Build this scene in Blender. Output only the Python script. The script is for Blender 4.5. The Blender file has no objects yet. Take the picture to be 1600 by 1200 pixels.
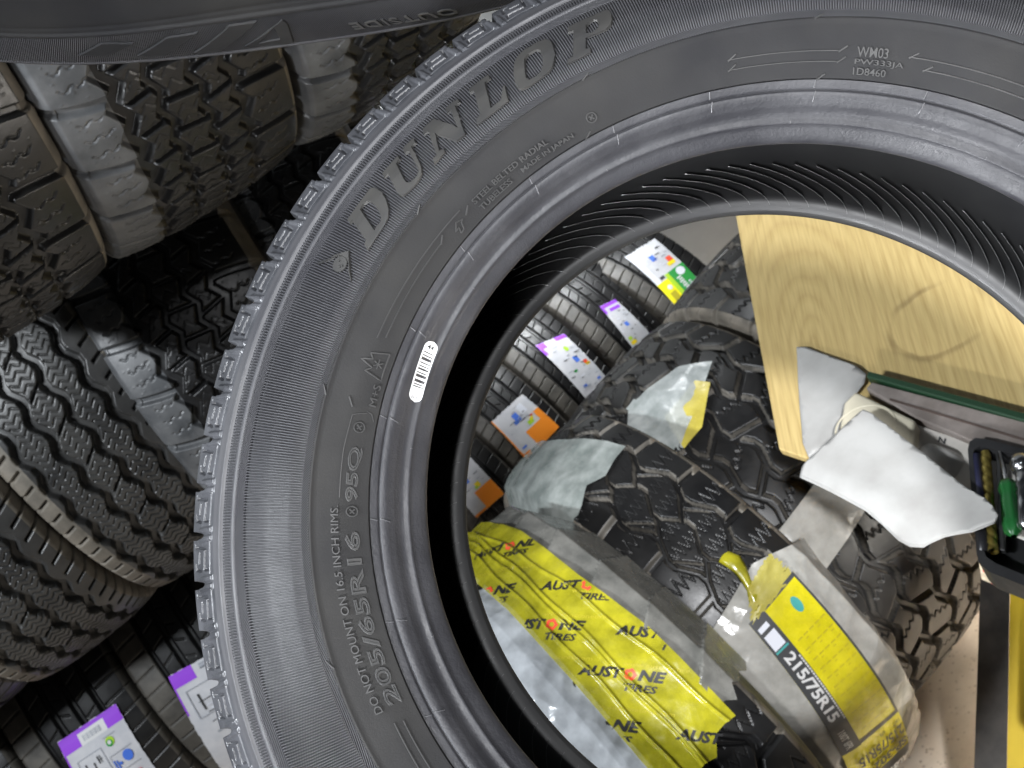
import bpy, bmesh, math, random
import numpy as np
from mathutils import Matrix, Vector
from mathutils.geometry import tessellate_polygon

random.seed(7)
RNG = np.random.default_rng(7)
SC = bpy.context.scene
COL = SC.collection
PI = math.pi

# ------------------------------------------------------------------ room frame
# view frame -> room frame (z up, floor at z = 0)
ROLL, PITCH, CAM_H, FPX = math.radians(38), math.radians(35), 2.08, 2300.0
UP = np.array([-math.sin(ROLL) * math.cos(PITCH), math.cos(ROLL) * math.cos(PITCH), math.sin(PITCH)])
RIGHT = np.array([math.cos(ROLL), math.sin(ROLL), 0.0])
FWD = np.array([-math.sin(ROLL) * math.sin(PITCH), math.cos(ROLL) * math.sin(PITCH), -math.cos(PITCH)])
ROT = np.stack([RIGHT, FWD, UP])
ORI = np.array([0.0, 0.0, CAM_H])

def room(p):
    return np.asarray(p, float) @ ROT.T + ORI

def ray(px, py):
    return np.array([(px - 800) / FPX, -(py - 600) / FPX, -1.0])

def on_plane(px, py, h):                     # sight line meets the horizontal plane z = h
    d = ray(px, py) @ ROT.T
    return ORI + d * ((h - CAM_H) / d[2])

# ------------------------------------------------------------------ camera, light, exposure
cam = bpy.data.objects.new("camera", bpy.data.cameras.new("camera"))
COL.objects.link(cam)
cam.matrix_world = Matrix([[*ROT[i], ORI[i]] for i in range(3)] + [[0, 0, 0, 1]])
cam.data.sensor_width = 36.0
cam.data.lens = FPX / 1600 * 36.0
cam.data.clip_start, cam.data.clip_end = 0.02, 60
cam.data.dof.use_dof = True
cam.data.dof.focus_distance = 0.80
cam.data.dof.aperture_fstop = 30
SC.camera = cam

world = bpy.data.worlds.new("World")
SC.world = world
world.use_nodes = True
world.node_tree.nodes["Background"].inputs[0].default_value = (0.80, 0.88, 1.0, 1)
world.node_tree.nodes["Background"].inputs[1].default_value = 0.022

def lamp(name, pos, target, sx, sy, watt, col):
    l = bpy.data.lights.new(name, "AREA")
    l.shape, l.size, l.size_y, l.energy, l.color = "RECTANGLE", sx, sy, watt, col
    o = bpy.data.objects.new(name, l)
    COL.objects.link(o)
    p, t = Vector(room(pos)), Vector(room(target))
    o.location = p
    o.rotation_euler = (t - p).to_track_quat("-Z", "Y").to_euler()
    return o

def spot(name, pos, target, deg, blend, radius, watt, col):
    l = bpy.data.lights.new(name, "SPOT")
    l.spot_size, l.spot_blend, l.shadow_soft_size, l.energy, l.color = math.radians(deg), blend, radius, watt, col
    o = bpy.data.objects.new(name, l)
    COL.objects.link(o)
    p, t = Vector(room(pos)), Vector(room(target))
    o.location = p
    o.rotation_euler = (t - p).to_track_quat("-Z", "Y").to_euler()
    return o

spot("ceiling_spot", (-0.31, 0.45, 3.77), (0.50, -0.12, -2.0), 19, 0.9, 0.13, 1750, (0.97, 0.98, 1.0))
lamp("side_lamp", (-1.92, -0.18, 0.22), (-0.3, 0.0, -1.3), 0.6, 0.10, 105, (0.90, 0.95, 1.0))
lamp("overhead_lamp", (-0.6, 1.6, 1.6), (0.0, 0.0, -1.2), 0.9, 0.12, 9, (0.86, 0.93, 1.0))
lamp("back_fill", (-0.45, 0.95, -2.40), (0.08, 0.0, -3.05), 0.7, 0.12, 8, (0.95, 0.98, 1.0))  # added fill, no known source: brightens the far labelled row
bpy.data.lights["back_fill"].spread = math.radians(75)
lamp("low_fill", (-0.75, -1.45, 0.85), (0.35, 0.2, -0.8), 0.7, 0.10, 11, (0.95, 0.97, 1.0))  # added fill in place of bounced light inside the big tyre
bpy.data.lights["low_fill"].spread = math.radians(42)
lamp("warm_fill", (2.0, -0.7, -0.45), (0.0, -0.1, -0.75), 0.4, 0.4, 2.5, (1.0, 0.94, 0.86))  # added fill: stands in for warm bounce on the bead
bpy.data.lights["warm_fill"].spread = math.radians(36)
lamp("right_fill", (1.45, -0.20, -1.05), (0.80, -0.62, -2.50), 0.2, 0.2, 9, (1.0, 0.95, 0.86))  # added fill, no known source: brightens the floor at lower right
bpy.data.lights["right_fill"].spread = math.radians(48)

SC.view_settings.view_transform = "Standard"
SC.view_settings.look = "None"
SC.view_settings.exposure = 0.0
SC.view_settings.gamma = 1.0
SC.view_settings.use_curve_mapping = False
SC.render.engine = "CYCLES"
SC.cycles.max_bounces = 6
SC.cycles.transparent_max_bounces = 12

# ------------------------------------------------------------------ materials
def mat(name, base, rough=0.5, spec=0.5, metal=0.0):
    m = bpy.data.materials.new(name)
    m.use_nodes = True
    b = m.node_tree.nodes["Principled BSDF"]
    b.inputs["Base Color"].default_value = (*base, 1)
    b.inputs["Roughness"].default_value = rough
    b.inputs["Specular IOR Level"].default_value = spec
    b.inputs["Metallic"].default_value = metal
    return m

def nd(m, kind, **kw):
    n = m.node_tree.nodes.new(kind)
    for k, v in kw.items():
        setattr(n, k, v)
    return n

def lk(m, a, b):
    m.node_tree.links.new(a, b)

def bsdf(m):
    return m.node_tree.nodes["Principled BSDF"]

def ramp(m, fac, stops):
    r = nd(m, "ShaderNodeValToRGB")
    el = r.color_ramp.elements
    while len(el) < len(stops):
        el.new(0.5)
    for e, (p, c) in zip(el, stops):
        e.position = p
        e.color = (*c, 1) if len(c) == 3 else c
    lk(m, fac, r.inputs[0])
    return r.outputs[0]

def noise(m, scale, detail=4, rough=0.6, vec=None):
    n = nd(m, "ShaderNodeTexNoise")
    n.inputs["Scale"].default_value = scale
    n.inputs["Detail"].default_value = detail
    n.inputs["Roughness"].default_value = rough
    if vec is None:
        tc = nd(m, "ShaderNodeTexCoord")
        vec = tc.outputs["Object"]
    lk(m, vec, n.inputs["Vector"])
    return n.outputs["Fac"]

def _spec(m, v):
    bsdf(m).inputs["Specular IOR Level"].default_value = v

def mottle(m, c0, c1, scale, r0, r1, bump=0.0, bscale=300, lo=0.35, hi=0.65):
    f = noise(m, scale)
    lk(m, ramp(m, f, [(lo, c0), (hi, c1)]), bsdf(m).inputs["Base Color"])
    f2 = noise(m, scale * 2.7, 5)
    rr = ramp(m, f2, [(0.3, (r0,) * 3), (0.7, (r1,) * 3)])
    lk(m, rr, bsdf(m).inputs["Roughness"])
    if bump:
        b = nd(m, "ShaderNodeBump")
        b.inputs["Strength"].default_value = bump
        b.inputs["Distance"].default_value = 0.001
        lk(m, noise(m, bscale, 3), b.inputs["Height"])
        lk(m, b.outputs[0], bsdf(m).inputs["Normal"])
    return m

RUB = mottle(mat("sidewall_rubber", (0.03,) * 3), (0.0075, 0.0075, 0.0085), (0.0145, 0.014, 0.0135), 9, 0.60, 0.76, 0.12, 900)
RIB = mottle(mat("ribbed_rubber", (0.03,) * 3), (0.030, 0.030, 0.034), (0.046, 0.046, 0.049), 14, 0.46, 0.58)
BEAD = mottle(mat("bead_rubber", (0.03,) * 3), (0.014, 0.014, 0.0165), (0.028, 0.028, 0.031), 22, 0.40, 0.58, 0.25, 500)
LET = mottle(mat("letter_rubber", (0.03,) * 3), (0.015, 0.015, 0.016), (0.032, 0.031, 0.029), 18, 0.42, 0.56)
TXT = mottle(mat("text_rubber", (.05,) * 3), (.016, .016, .016), (.026, .0255, .025), 30, .48, .6)  # paler than the sidewall: bright relief edges put into the colour
HTREAD = mottle(mat("new_tread_rubber", (0.04,) * 3), (0.020, 0.021, 0.024), (0.042, 0.043, 0.048), 40, 0.28, 0.45, 0.2, 700)
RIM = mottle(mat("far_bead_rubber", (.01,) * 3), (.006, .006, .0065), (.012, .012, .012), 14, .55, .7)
LINER = mottle(mat("liner_rubber", (0.01,) * 3), (0.015, 0.015, 0.016), (0.024, 0.024, 0.024), 12, 0.38, 0.54)
TREAD = mottle(mat("tread_rubber", (0.03,) * 3), (0.007, 0.007, 0.0075), (0.0145, 0.0142, 0.014), 16, 0.28, 0.44, 0.15, 600)
SHEEN = mottle(mat("grey_sheen_rubber", (.06,) * 3), (.050, .053, .057), (.105, .107, .110), 26, .36, .52, .12, 500)  # sheen of the winter tyres' shoulder blocks, put into the colour
EDGE_C = mottle(mat("groove_glint_rubber", (.1,) * 3), (.045, .045, .044), (.13, .13, .128), 40, .36, .5)  # bright groove edges as a colour; no tyre uses it
EDGE_T = mottle(mat("groove_highlight_rubber", (.1,) * 3), (.060, .055, .047), (.15, .138, .12), 30, .42, .58)  # tan groove walls: edge highlights put into the colour
ROADDUST = mottle(mat("road_dust_rubber", (.07,) * 3), (.042, .039, .034), (.085, .078, .067), 24, .45, .62, .15, 500)
VAN = mottle(mat("van_tread_rubber", (.03,) * 3), (.022, .022, .022), (.046, .045, .043), 20, .30, .46, .15, 500)
TAN = mottle(mat("dusty_shoulder_rubber", (0.1,) * 3), (0.085, 0.077, 0.064), (0.19, 0.168, 0.138), 22, 0.5, 0.7, 0.2, 500)
SIDE = mottle(mat("plain_sidewall_rubber", (0.02,) * 3), (0.018, 0.018, 0.018), (0.032, 0.030, 0.028), 10, 0.42, 0.6)
for _m_, _v_ in ((RUB, .18), (TXT, .35), (BEAD, .24), (LET, .36), (RIB, .36), (TREAD, .4), (LINER, .35)):
    _spec(_m_, _v_)
WHITE = mat("white_print", (0.60, 0.60, 0.60), 0.5)
PAPER = mottle(mat("paper_white", (0.75,) * 3), (0.34, 0.33, 0.315), (0.42, 0.415, 0.40), 14, 0.6, 0.75, 0.1, 60)
BLACK = mat("black_print", (0.012, 0.012, 0.013), 0.5)

# ------------------------------------------------------------------ mesh helpers
def mesh(name, V, F, mats, parent=None, mi=None, smooth=False, tris=None):
    V = np.asarray(V, np.float32)
    F = np.zeros((0, 4), np.int32) if F is None else np.asarray(F, np.int32)
    T = np.zeros((0, 3), np.int32) if tris is None else np.asarray(tris, np.int32)
    me = bpy.data.meshes.new(name)
    me.vertices.add(len(V))
    me.vertices.foreach_set("co", V.ravel())
    me.loops.add(F.size + T.size)
    me.loops.foreach_set("vertex_index", np.concatenate([F.ravel(), T.ravel()]))
    me.polygons.add(len(F) + len(T))
    st = np.concatenate([np.arange(len(F)) * 4, len(F) * 4 + np.arange(len(T)) * 3]).astype(np.int32)
    me.polygons.foreach_set("loop_start", st)
    for m in mats if isinstance(mats, (list, tuple)) else [mats]:
        me.materials.append(m)
    if mi is not None:
        me.polygons.foreach_set("material_index", np.asarray(mi, np.int32))
    if smooth is not False:
        me.polygons.foreach_set("use_smooth", np.ones(len(F) + len(T), bool) if smooth is True else np.asarray(smooth, bool))
    me.update(calc_edges=True)
    me.validate()
    o = bpy.data.objects.new(name, me)
    COL.objects.link(o)
    if parent is not None:
        o.parent = parent
    return o

def grid_faces(na, nb, wrap=False, base=0, flip=False):
    i = np.arange(na if wrap else na - 1)
    j = np.arange(nb - 1)
    I, J = np.meshgrid(i, j, indexing="ij")
    I2 = (I + 1) % na
    q = np.stack([I * nb + J, I2 * nb + J, I2 * nb + J + 1, I * nb + J + 1], -1).reshape(-1, 4) + base
    return q[:, ::-1] if flip else q

def from_bm(name, bm, m, parent=None, smooth=False):
    me = bpy.data.meshes.new(name)
    bmesh.ops.recalc_face_normals(bm, faces=bm.faces)
    bm.to_mesh(me)
    bm.free()
    for x in m if isinstance(m, (list, tuple)) else [m]:
        me.materials.append(x)
    if smooth:
        me.polygons.foreach_set("use_smooth", np.ones(len(me.polygons), bool))
    o = bpy.data.objects.new(name, me)
    COL.objects.link(o)
    if parent is not None:
        o.parent = parent
    return o

def tag(o, label, cat, group=None, kind=None):
    if kind:
        o["kind"] = kind
    if label:
        o["label"] = label
    if cat:
        o["category"] = cat
    if group:
        o["group"] = group
    return o

def empty(name, mw, label, cat, group=None):
    o = bpy.data.objects.new(name, None)
    COL.objects.link(o)
    o.matrix_world = mw
    o.empty_display_size = 0.05
    return tag(o, label, cat, group)

def copy_tree(o, mw):
    c = o.copy()
    COL.objects.link(c)
    c.matrix_world = mw
    for ch in list(o.children):
        d = ch.copy()
        COL.objects.link(d)
        d.parent = c
        for g in list(ch.children):
            e = g.copy()
            COL.objects.link(e)
            e.parent = d
    return c

def frame(x, z, at):
    """4x4 with local X along x and local Z near z; x, z, at given in the view frame."""
    x = ROT @ np.asarray(x, float); z = ROT @ np.asarray(z, float)
    x = x / np.linalg.norm(x)
    z = z - x * (z @ x); z = z / np.linalg.norm(z)
    y = np.cross(z, x)
    at = room(at)
    return Matrix([[x[i], y[i], z[i], at[i]] for i in range(3)] + [[0, 0, 0, 1]])

def poly2d(loops, step=None):
    """Flat filled polygon (with holes) as a bmesh in the xy plane, cut on a grid of the given step."""
    bm = bmesh.new()
    flat = [Vector((x, y, 0)) for lp in loops for x, y in lp]
    vs = [bm.verts.new(v) for v in flat]
    for t in tessellate_polygon([[Vector((x, y, 0)) for x, y in lp] for lp in loops]):
        try:
            bm.faces.new([vs[k] for k in t])
        except ValueError:
            pass
    cut2d(bm, step)
    return bm

def cut2d(bm, step):
    if not step:
        return
    for ax in (0, 1):
        lo = min(v.co[ax] for v in bm.verts); hi = max(v.co[ax] for v in bm.verts)
        k = math.floor(lo / step) + 1
        while k * step < hi:
            co = Vector((0, 0, 0)); co[ax] = k * step
            no = Vector((0, 0, 0)); no[ax] = 1
            bmesh.ops.bisect_plane(bm, geom=bm.verts[:] + bm.edges[:] + bm.faces[:], dist=1e-7, plane_co=co, plane_no=no)
            k += 1

def thicken(bm, h):
    r = bmesh.ops.extrude_face_region(bm, geom=bm.faces[:])
    for v in r["geom"]:
        if isinstance(v, bmesh.types.BMVert):
            v.co.z += h

def chamfer(bm, w, h):
    """raise a flat filled shape by h with a sloping rim of width w"""
    r = bmesh.ops.inset_region(bm, faces=bm.faces[:], thickness=w, use_boundary=True, use_even_offset=True)
    ring = set(r["faces"])
    top = {v for f in bm.faces if f not in ring for v in f.verts}
    for v in top:
        v.co.z += h

def text2d(body, size=1.0, shear=0.0, offset=0.0, spacing=1.0, res=3, outline=0.0):
    cu = bpy.data.curves.new("txt", "FONT")
    cu.body, cu.size, cu.shear, cu.offset, cu.space_character = body, size, shear, offset, spacing
    cu.resolution_u = res
    if outline:
        cu.fill_mode = "NONE"
        cu.bevel_depth = outline
        cu.bevel_resolution = 1
    o = bpy.data.objects.new("txt", cu)
    COL.objects.link(o)
    dg = bpy.context.evaluated_depsgraph_get()
    dg.update()
    me = bpy.data.meshes.new_from_object(o.evaluated_get(dg))
    bm = bmesh.new()
    bm.from_mesh(me)
    bpy.data.objects.remove(o)
    bpy.data.curves.remove(cu)
    bpy.data.meshes.remove(me)
    return bm

def fit_x(bm, width):
    """scale in x only so the text spans exactly width, from x = 0"""
    lo = min(v.co.x for v in bm.verts); hi = max(v.co.x for v in bm.verts)
    for v in bm.verts:
        v.co.x = (v.co.x - lo) * width / (hi - lo)

def append_bm(dst, src, mi=0):
    base = {}
    for v in src.verts:
        base[v] = dst.verts.new(v.co)
    for f in src.faces:
        try:
            nf = dst.faces.new([base[v] for v in f.verts])
            nf.material_index = mi
        except ValueError:
            pass
    src.free()

def smooth_step(d, w, soft):
    return 1 - np.clip((np.abs(d) - w / 2 + soft / 2) / soft, 0, 1)

def tri(q):
    return 4 * np.abs((q % 1.0) - 0.5) - 1

def seg_dist(px, py, a, b):
    ax, ay = a; bx, by = b
    dx, dy = bx - ax, by - ay
    t = np.clip(((px - ax) * dx + (py - ay) * dy) / (dx * dx + dy * dy + 1e-12), 0, 1)
    return np.hypot(px - ax - t * dx, py - ay - t * dy)

# ================================================================== the setting
def slab_material(name, c0, c1, c2, scale):
    m = mat(name, c0, 0.6)
    v = nd(m, "ShaderNodeTexVoronoi"); v.inputs["Scale"].default_value = scale
    tc = nd(m, "ShaderNodeTexCoord"); lk(m, tc.outputs["Object"], v.inputs["Vector"])
    chips = ramp(m, v.outputs["Distance"], [(0.10, c2), (0.32, c0)])
    mix = nd(m, "ShaderNodeMix", data_type="RGBA")
    lk(m, ramp(m, noise(m, scale * 0.12, 6), [(0.4, (0, 0, 0)), (0.62, (1, 1, 1))]), mix.inputs[0])
    lk(m, chips, mix.inputs[6]); mix.inputs[7].default_value = (*c1, 1)
    lk(m, mix.outputs[2], bsdf(m).inputs["Base Color"])
    return m

FLOOR_M = slab_material("floor_terrazzo", (0.66, 0.56, 0.45), (0.55, 0.45, 0.35), (0.36, 0.28, 0.21), 90)
WALL_M = slab_material("wall_plaster", (0.66, 0.67, 0.66), (0.54, 0.55, 0.55), (0.74, 0.75, 0.75), 25)
fl = mesh("floor", [(-7, -3, 0), (7, -3, 0), (7, 9, 0), (-7, 9, 0)], [[0, 1, 2, 3]], FLOOR_M)
tag(fl, None, None, kind="structure")
w0 = room(ray(1105, 390) * 3.42)
wl = mesh("wall", [(-7, w0[1], 0.004), (7, w0[1], 0.004), (7, w0[1], 3.2), (-7, w0[1], 3.2),
                   (-7, w0[1] + .15, 0.004), (7, w0[1] + .15, 0.004), (7, w0[1] + .15, 3.2), (-7, w0[1] + .15, 3.2)],
          [[0, 3, 2, 1], [4, 5, 6, 7], [3, 7, 6, 2], [0, 4, 7, 3], [1, 2, 6, 5]], WALL_M)
tag(wl, "pale grey mottled plaster wall behind the row of labelled tyres", "wall")

# ================================================================== generic tyre
GROOVE = {}

def lateral(q, n_pitch_len, width, soft=0.0022):
    return smooth_step(((q % 1.0) - 0.5) * n_pitch_len, width, soft)

def pat_winter(th, x, R):
    N = 26; L = 2 * PI * R / N; q = th * N / (2 * PI)
    z = lambda ph, a: a * tri(q + ph)
    m = np.zeros_like(x)
    z = lambda ph, a: a * tri(2 * (q + ph))
    gl, gr = -.056 + z(0, .0065), .058 + z(.25, .006)
    g1, g2 = -.018 + z(.12, .005), .022 + z(.38, .005)
    for g, w in ((gl, .015), (gr, .013), (g1, .010), (g2, .010)):
        m = np.maximum(m, smooth_step(x - g, w, .0025))
    sh = (x < gl) | (x > gr)
    m = np.maximum(m, sh * lateral(q + 0.12 * np.sin(x * 30), L, .010))
    for lo, hi, ph, sl, k in ((gl, g1, .1, 4, 2.0), (g1, g2, .45, -4, 2.0), (g2, gr, .8, 4, 2.0)):
        inn = (x >= lo) & (x <= hi)
        m = np.maximum(m, inn * lateral(q * k * 35 / 35 * 1.0 + ph + sl * x, L / k, .0055))
        qq = q * 5 + ph + 0.30 * tri(x * 60) + 14 * x * ((np.floor(q * k * 1.0 + ph + sl * x) % 2) - .5)
        m = np.maximum(m, inn * .22 * smooth_step(((qq % 1) - .5) * L / 5, .0012, .0010))
    ax = np.abs(x)
    qs = q * 4 + .5 + .10 * np.clip(tri(x * 70) * 2, -1, 1)
    sip = smooth_step(((qs % 1) - .5) * L / 4, .0016, .0012) * (ax > .069) * (ax < .100)
    m = np.maximum(m, .35 * sip * (np.abs((q + 0.12 * np.sin(x * 30)) % 1 - .5) > .15))
    return m

def pat_zigzag(th, x, R):
    N = 38; L = 2 * PI * R / N; q = th * N / (2 * PI)
    m = np.zeros_like(x)
    sq = lambda v: np.clip(tri(v) * 1.7, -1, 1)
    gs = [-.068 + .0045 * sq(q), -.024 + .0045 * sq(q + .5), .022 + .0045 * sq(q), .066 + .0045 * sq(q + .5)]
    for g in gs:
        m = np.maximum(m, smooth_step(x - g, .0125, .0028))
    inn = np.abs(x) < .07
    qs = q * 5 + .35 * tri(x * 55)
    m = np.maximum(m, inn * .35 * smooth_step(((qs % 1) - .5) * L / 5, .0013, .0012))
    m = np.maximum(m, inn * .7 * smooth_step((((q + 60 * x * .2) % 1) - .5) * L, .003, .002) * (np.abs(x - .0) < .019))
    sh = np.abs(x) > .083
    m = np.maximum(m, sh * .55 * lateral(q * 2 + x * 12, L / 2, .0045))
    return m

def pat_touring(th, x, R):
    N = 64; L = 2 * PI * R / N; q = th * N / (2 * PI)
    m = np.zeros_like(x)
    for g, w in ((-.054, .0075), (-.018, .0095), (.018, .0095), (.054, .0075)):
        m = np.maximum(m, smooth_step(x - g, w, .004))
    sh = np.abs(x) > .062
    m = np.maximum(m, sh * .55 * lateral(q + 6 * np.abs(x) * np.sign(x), L, .0026, .0018))
    for lo, hi, s in ((-.049, -.024, 14), (-.012, .004, -16), (.026, .046, 14)):
        m = np.maximum(m, (x > lo) & (x < hi) & True) if False else np.maximum(m, ((x > lo) & (x < hi)) * .5 * lateral(q + s * x, L, .0022, .0016))
    return m

def pat_terrain(th, x, R):
    x = x * (1.35 if R > .33 else 1.0)
    N = 25; L = 2 * PI * R / N; q = th * N / (2 * PI)
    sq = lambda v: np.clip(tri(v) * 1.5, -1, 1)
    m = np.zeros_like(x)
    gc = .013 * sq(q); gl = -.053 + .010 * sq(q + .3); gr = .053 + .010 * sq(q + .8)
    for g, w in ((gc, .0065), (gl, .010), (gr, .010)):
        m = np.maximum(m, smooth_step(x - g, w, .0025))
    a = (x > gl) & (x <= gc); b = (x > gc) & (x < gr)
    m = np.maximum(m, a * lateral(q + .1 + 9 * x, L, .0085))
    m = np.maximum(m, b * lateral(q + .55 + 9 * x, L, .0075))
    m = np.maximum(m, a * .8 * lateral(q + .62 - 12 * x, L, .004) * (x < -.026))
    m = np.maximum(m, b * .8 * lateral(q + .05 - 12 * x, L, .004) * (x > .026))
    sh = (x <= gl) | (x >= gr)
    m = np.maximum(m, sh * lateral(q + .3 + .8 * np.sign(x), L, .0095))
    m = np.maximum(m, sh * .4 * lateral(q + .8 + .8 * np.sign(x) + .12 * tri(x * 60), L, .0025))
    qs = q * 3 + .3 * tri(x * 75)
    m = np.maximum(m, (a | b) * .22 * smooth_step(((qs % 1) - .5) * L / 3, .0014, .0012))
    return m

def pat_chunky(th, x, R):
    N = 24; L = 2 * PI * R / N; q = th * N / (2 * PI)
    m = np.zeros_like(x)
    sq = lambda v: np.clip(tri(v) * 1.4, -1, 1)
    gs = [-.075 + .007 * sq(q + .2), -.026 + .008 * sq(q), .026 + .008 * sq(q + .5), .075 + .007 * sq(q + .7)]
    for g in gs:
        m = np.maximum(m, smooth_step(x - g, .0115, .003))
    lo = [-9] + gs; hi = gs + [9]
    for k in range(5):
        inn = (x > lo[k]) & (x <= hi[k])
        m = np.maximum(m, inn * lateral(q + .37 * k + (6 if k % 2 else -4) * x, L, .0105, .003))
        m = np.maximum(m, inn * .3 * lateral(q + .5 + .37 * k + (6 if k % 2 else -4) * x + .06 * tri(x * 90), L, .002))
    return m

def tyre_profile(R, w, drop):
    """points (x, r, nx, nr) from the left shoulder foot over the crown to the right shoulder foot"""
    xs = np.linspace(-w / 2, w / 2, 150)
    cr = R - drop * np.abs(xs / (w / 2)) ** 3
    pts = list(zip(xs, cr))
    sh = [(w / 2 + .004, R - drop - .004), (w / 2 + .0075, R - drop - .011), (w / 2 + .0100, R - drop - .020), (w / 2 + .012, R - drop - .030), (w / 2 + .0135, R - drop - .037)]
    fine = []
    prev = pts[-1]
    for p in sh:
        for k in range(1, 4):
            fine.append((prev[0] + (p[0] - prev[0]) * k / 3, prev[1] + (p[1] - prev[1]) * k / 3))
        prev = p
    left = [(-x, r) for x, r in fine][::-1]
    P = np.array(left + pts + fine)
    T = np.gradient(P, axis=0)
    nrm = np.stack([-T[:, 1], T[:, 0]], 1)
    nrm /= np.linalg.norm(nrm, axis=1)[:, None]
    return P, nrm

def build_tyre(name, mw, label, cat, group, R, w, pattern, depth, drop=.009, na=1700, shoulder=None, bead=0.195, pips=False, shine=None, dust_sheen_from=None, dust_sheen_mat=1, edge=None):
    root = empty(name, mw, label, cat, group)
    P, nr = tyre_profile(R, w, drop)
    nb = len(P)
    th = np.linspace(0, 2 * PI, na, endpoint=False)
    TH, X = np.meshgrid(th, P[:, 0], indexing="ij")
    m = pattern(TH, X, R)
    out = np.clip((np.abs(X) - w / 2) / .0135, 0, 1)
    m = m * (1 - out ** 1.5)
    d = -depth * m
    if pips:
        bump = np.zeros_like(d)
        k = 2600
        ii = RNG.integers(0, na, k); jj = RNG.integers(20, nb - 20, k)
        ok = m[ii, jj] < .05
        bump[ii[ok], jj[ok]] = .0011
        d = d + bump
    rr = P[None, :, 1] + d * nr[None, :, 1]
    xx = P[None, :, 0] + d * nr[None, :, 0]
    V = np.stack([xx, -rr * np.sin(TH), rr * np.cos(TH)], -1).reshape(-1, 3)
    F = grid_faces(na, nb, True, flip=True)
    mats = [shine or TREAD]
    mi = np.zeros(na * (nb - 1), np.int32)
    if shoulder is not None:
        mats += [shoulder, SHEEN]
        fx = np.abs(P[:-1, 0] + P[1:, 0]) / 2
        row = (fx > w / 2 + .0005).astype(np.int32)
        if dust_sheen_from is not None:
            row = np.where((P[:-1, 0] + P[1:, 0]) / 2 < dust_sheen_from, dust_sheen_mat, row)  # paler left shoulder rows: dust colour, on winter tyres a painted sheen
        mi = np.tile(row, na).astype(np.int32)
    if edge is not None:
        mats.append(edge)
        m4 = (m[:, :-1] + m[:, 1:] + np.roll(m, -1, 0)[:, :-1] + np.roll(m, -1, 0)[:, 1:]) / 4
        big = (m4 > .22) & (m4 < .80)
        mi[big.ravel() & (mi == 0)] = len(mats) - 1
    mesh("tread", V, F, mats, root, mi)
    # sidewalls: one part each
    xs, rs = P[-1]
    prof = [(xs, rs), (xs + .005, rs - .012), (xs + .010, rs - .03), (xs + .010, rs - .05), (xs + .004, rs - .075),
            (xs - .004, bead + .022), (xs - .008, bead + .010), (xs - .016, bead + .003), (xs - .026, bead),
            (xs - .024, bead + .012), (xs - .008, bead + .05), (xs - .012, rs - .02), (0, R - .02)]
    prof = np.array(prof)
    n2 = 160
    t2 = np.linspace(0, 2 * PI, n2, endpoint=False)
    for s in (-1, 1):
        T2, K = np.meshgrid(t2, np.arange(len(prof)), indexing="ij")
        V = np.stack([s * prof[K, 0], -prof[K, 1] * np.sin(T2), prof[K, 1] * np.cos(T2)], -1).reshape(-1, 3)
        F = grid_faces(n2, len(prof), True, flip=(s > 0))
        mesh("sidewall", V, F, SIDE, root, smooth=True)
    return root

def yaw_axis(psi, tilt):
    a = math.cos(psi) * RIGHT + math.sin(psi) * FWD
    return math.cos(tilt) * a + math.sin(tilt) * UP

def tyre_frame(c, psi, tilt):
    return frame(yaw_axis(psi, tilt), UP, c)

def spin(mw, deg):
    return mw @ Matrix.Rotation(math.radians(deg), 4, "X")

G_RACK = "tyres stacked on the left rack"
def beside(c, o, d):
    return tuple(np.array(c) + d * yaw_axis(*o))

# --- top row of the rack: three studded-pattern winter tyres
C2, O2 = (-0.5166, 0.4738, -1.6037), (0.18, -0.186)
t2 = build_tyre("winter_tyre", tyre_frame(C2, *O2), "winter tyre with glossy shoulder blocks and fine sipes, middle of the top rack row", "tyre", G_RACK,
                .335, .225, pat_winter, .0085, na=2000, shoulder=TAN, pips=True, dust_sheen_from=-.063, dust_sheen_mat=2)
t1 = copy_tree(t2, spin(tyre_frame(beside(C2, O2, -.245), *O2), 23))
tag(t1, "dark winter tyre at the left edge of the top rack row", "tyre", G_RACK)
t3 = copy_tree(t2, spin(tyre_frame(beside(C2, O2, .25), *O2), 51))
tag(t3, "winter tyre in shade under the OUTSIDE lettering, right end of the top rack row", "tyre", G_RACK)
# --- middle row
C4, O4 = (-0.4397, 0.1073, -2.2453), (-0.059, -0.076)
t4 = copy_tree(t2, spin(tyre_frame(C4, *O4), 8))
tag(t4, "winter tyre with broad tan shoulder, beside the big tyre's edge in the middle rack row", "tyre", G_RACK)
t11 = copy_tree(t2, spin(tyre_frame(tuple(np.array(beside(C4, O4, .205)) - .02 * FWD), *O4), 40) @ Matrix.Scale(.80, 4))
t13 = copy_tree(t2, spin(tyre_frame(tuple(ray(425, 128) * 2.52), *O4), 17) @ Matrix.Scale(.95, 4))
tag(t13, "dark tyre deep in the gap below the top rack row's right end", "tyre", G_RACK)
tag(t11, "mostly hidden dark winter tyre behind the big tyre's tread blocks", "tyre", G_RACK)
C5, O5 = (-0.6526, 0.0117, -2.2473), (0.023, -0.016)
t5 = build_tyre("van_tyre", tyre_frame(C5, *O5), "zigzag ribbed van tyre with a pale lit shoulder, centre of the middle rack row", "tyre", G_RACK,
                .335, .20, pat_zigzag, .0125, na=2000, shoulder=TAN, dust_sheen_from=-.078, shine=VAN)
t6 = copy_tree(t5, spin(tyre_frame(beside(C5, O5, -.225), *O5), 14))
tag(t6, "zigzag ribbed van tyre at the left edge, its rubber sipes catching white light", "tyre", G_RACK)
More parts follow.
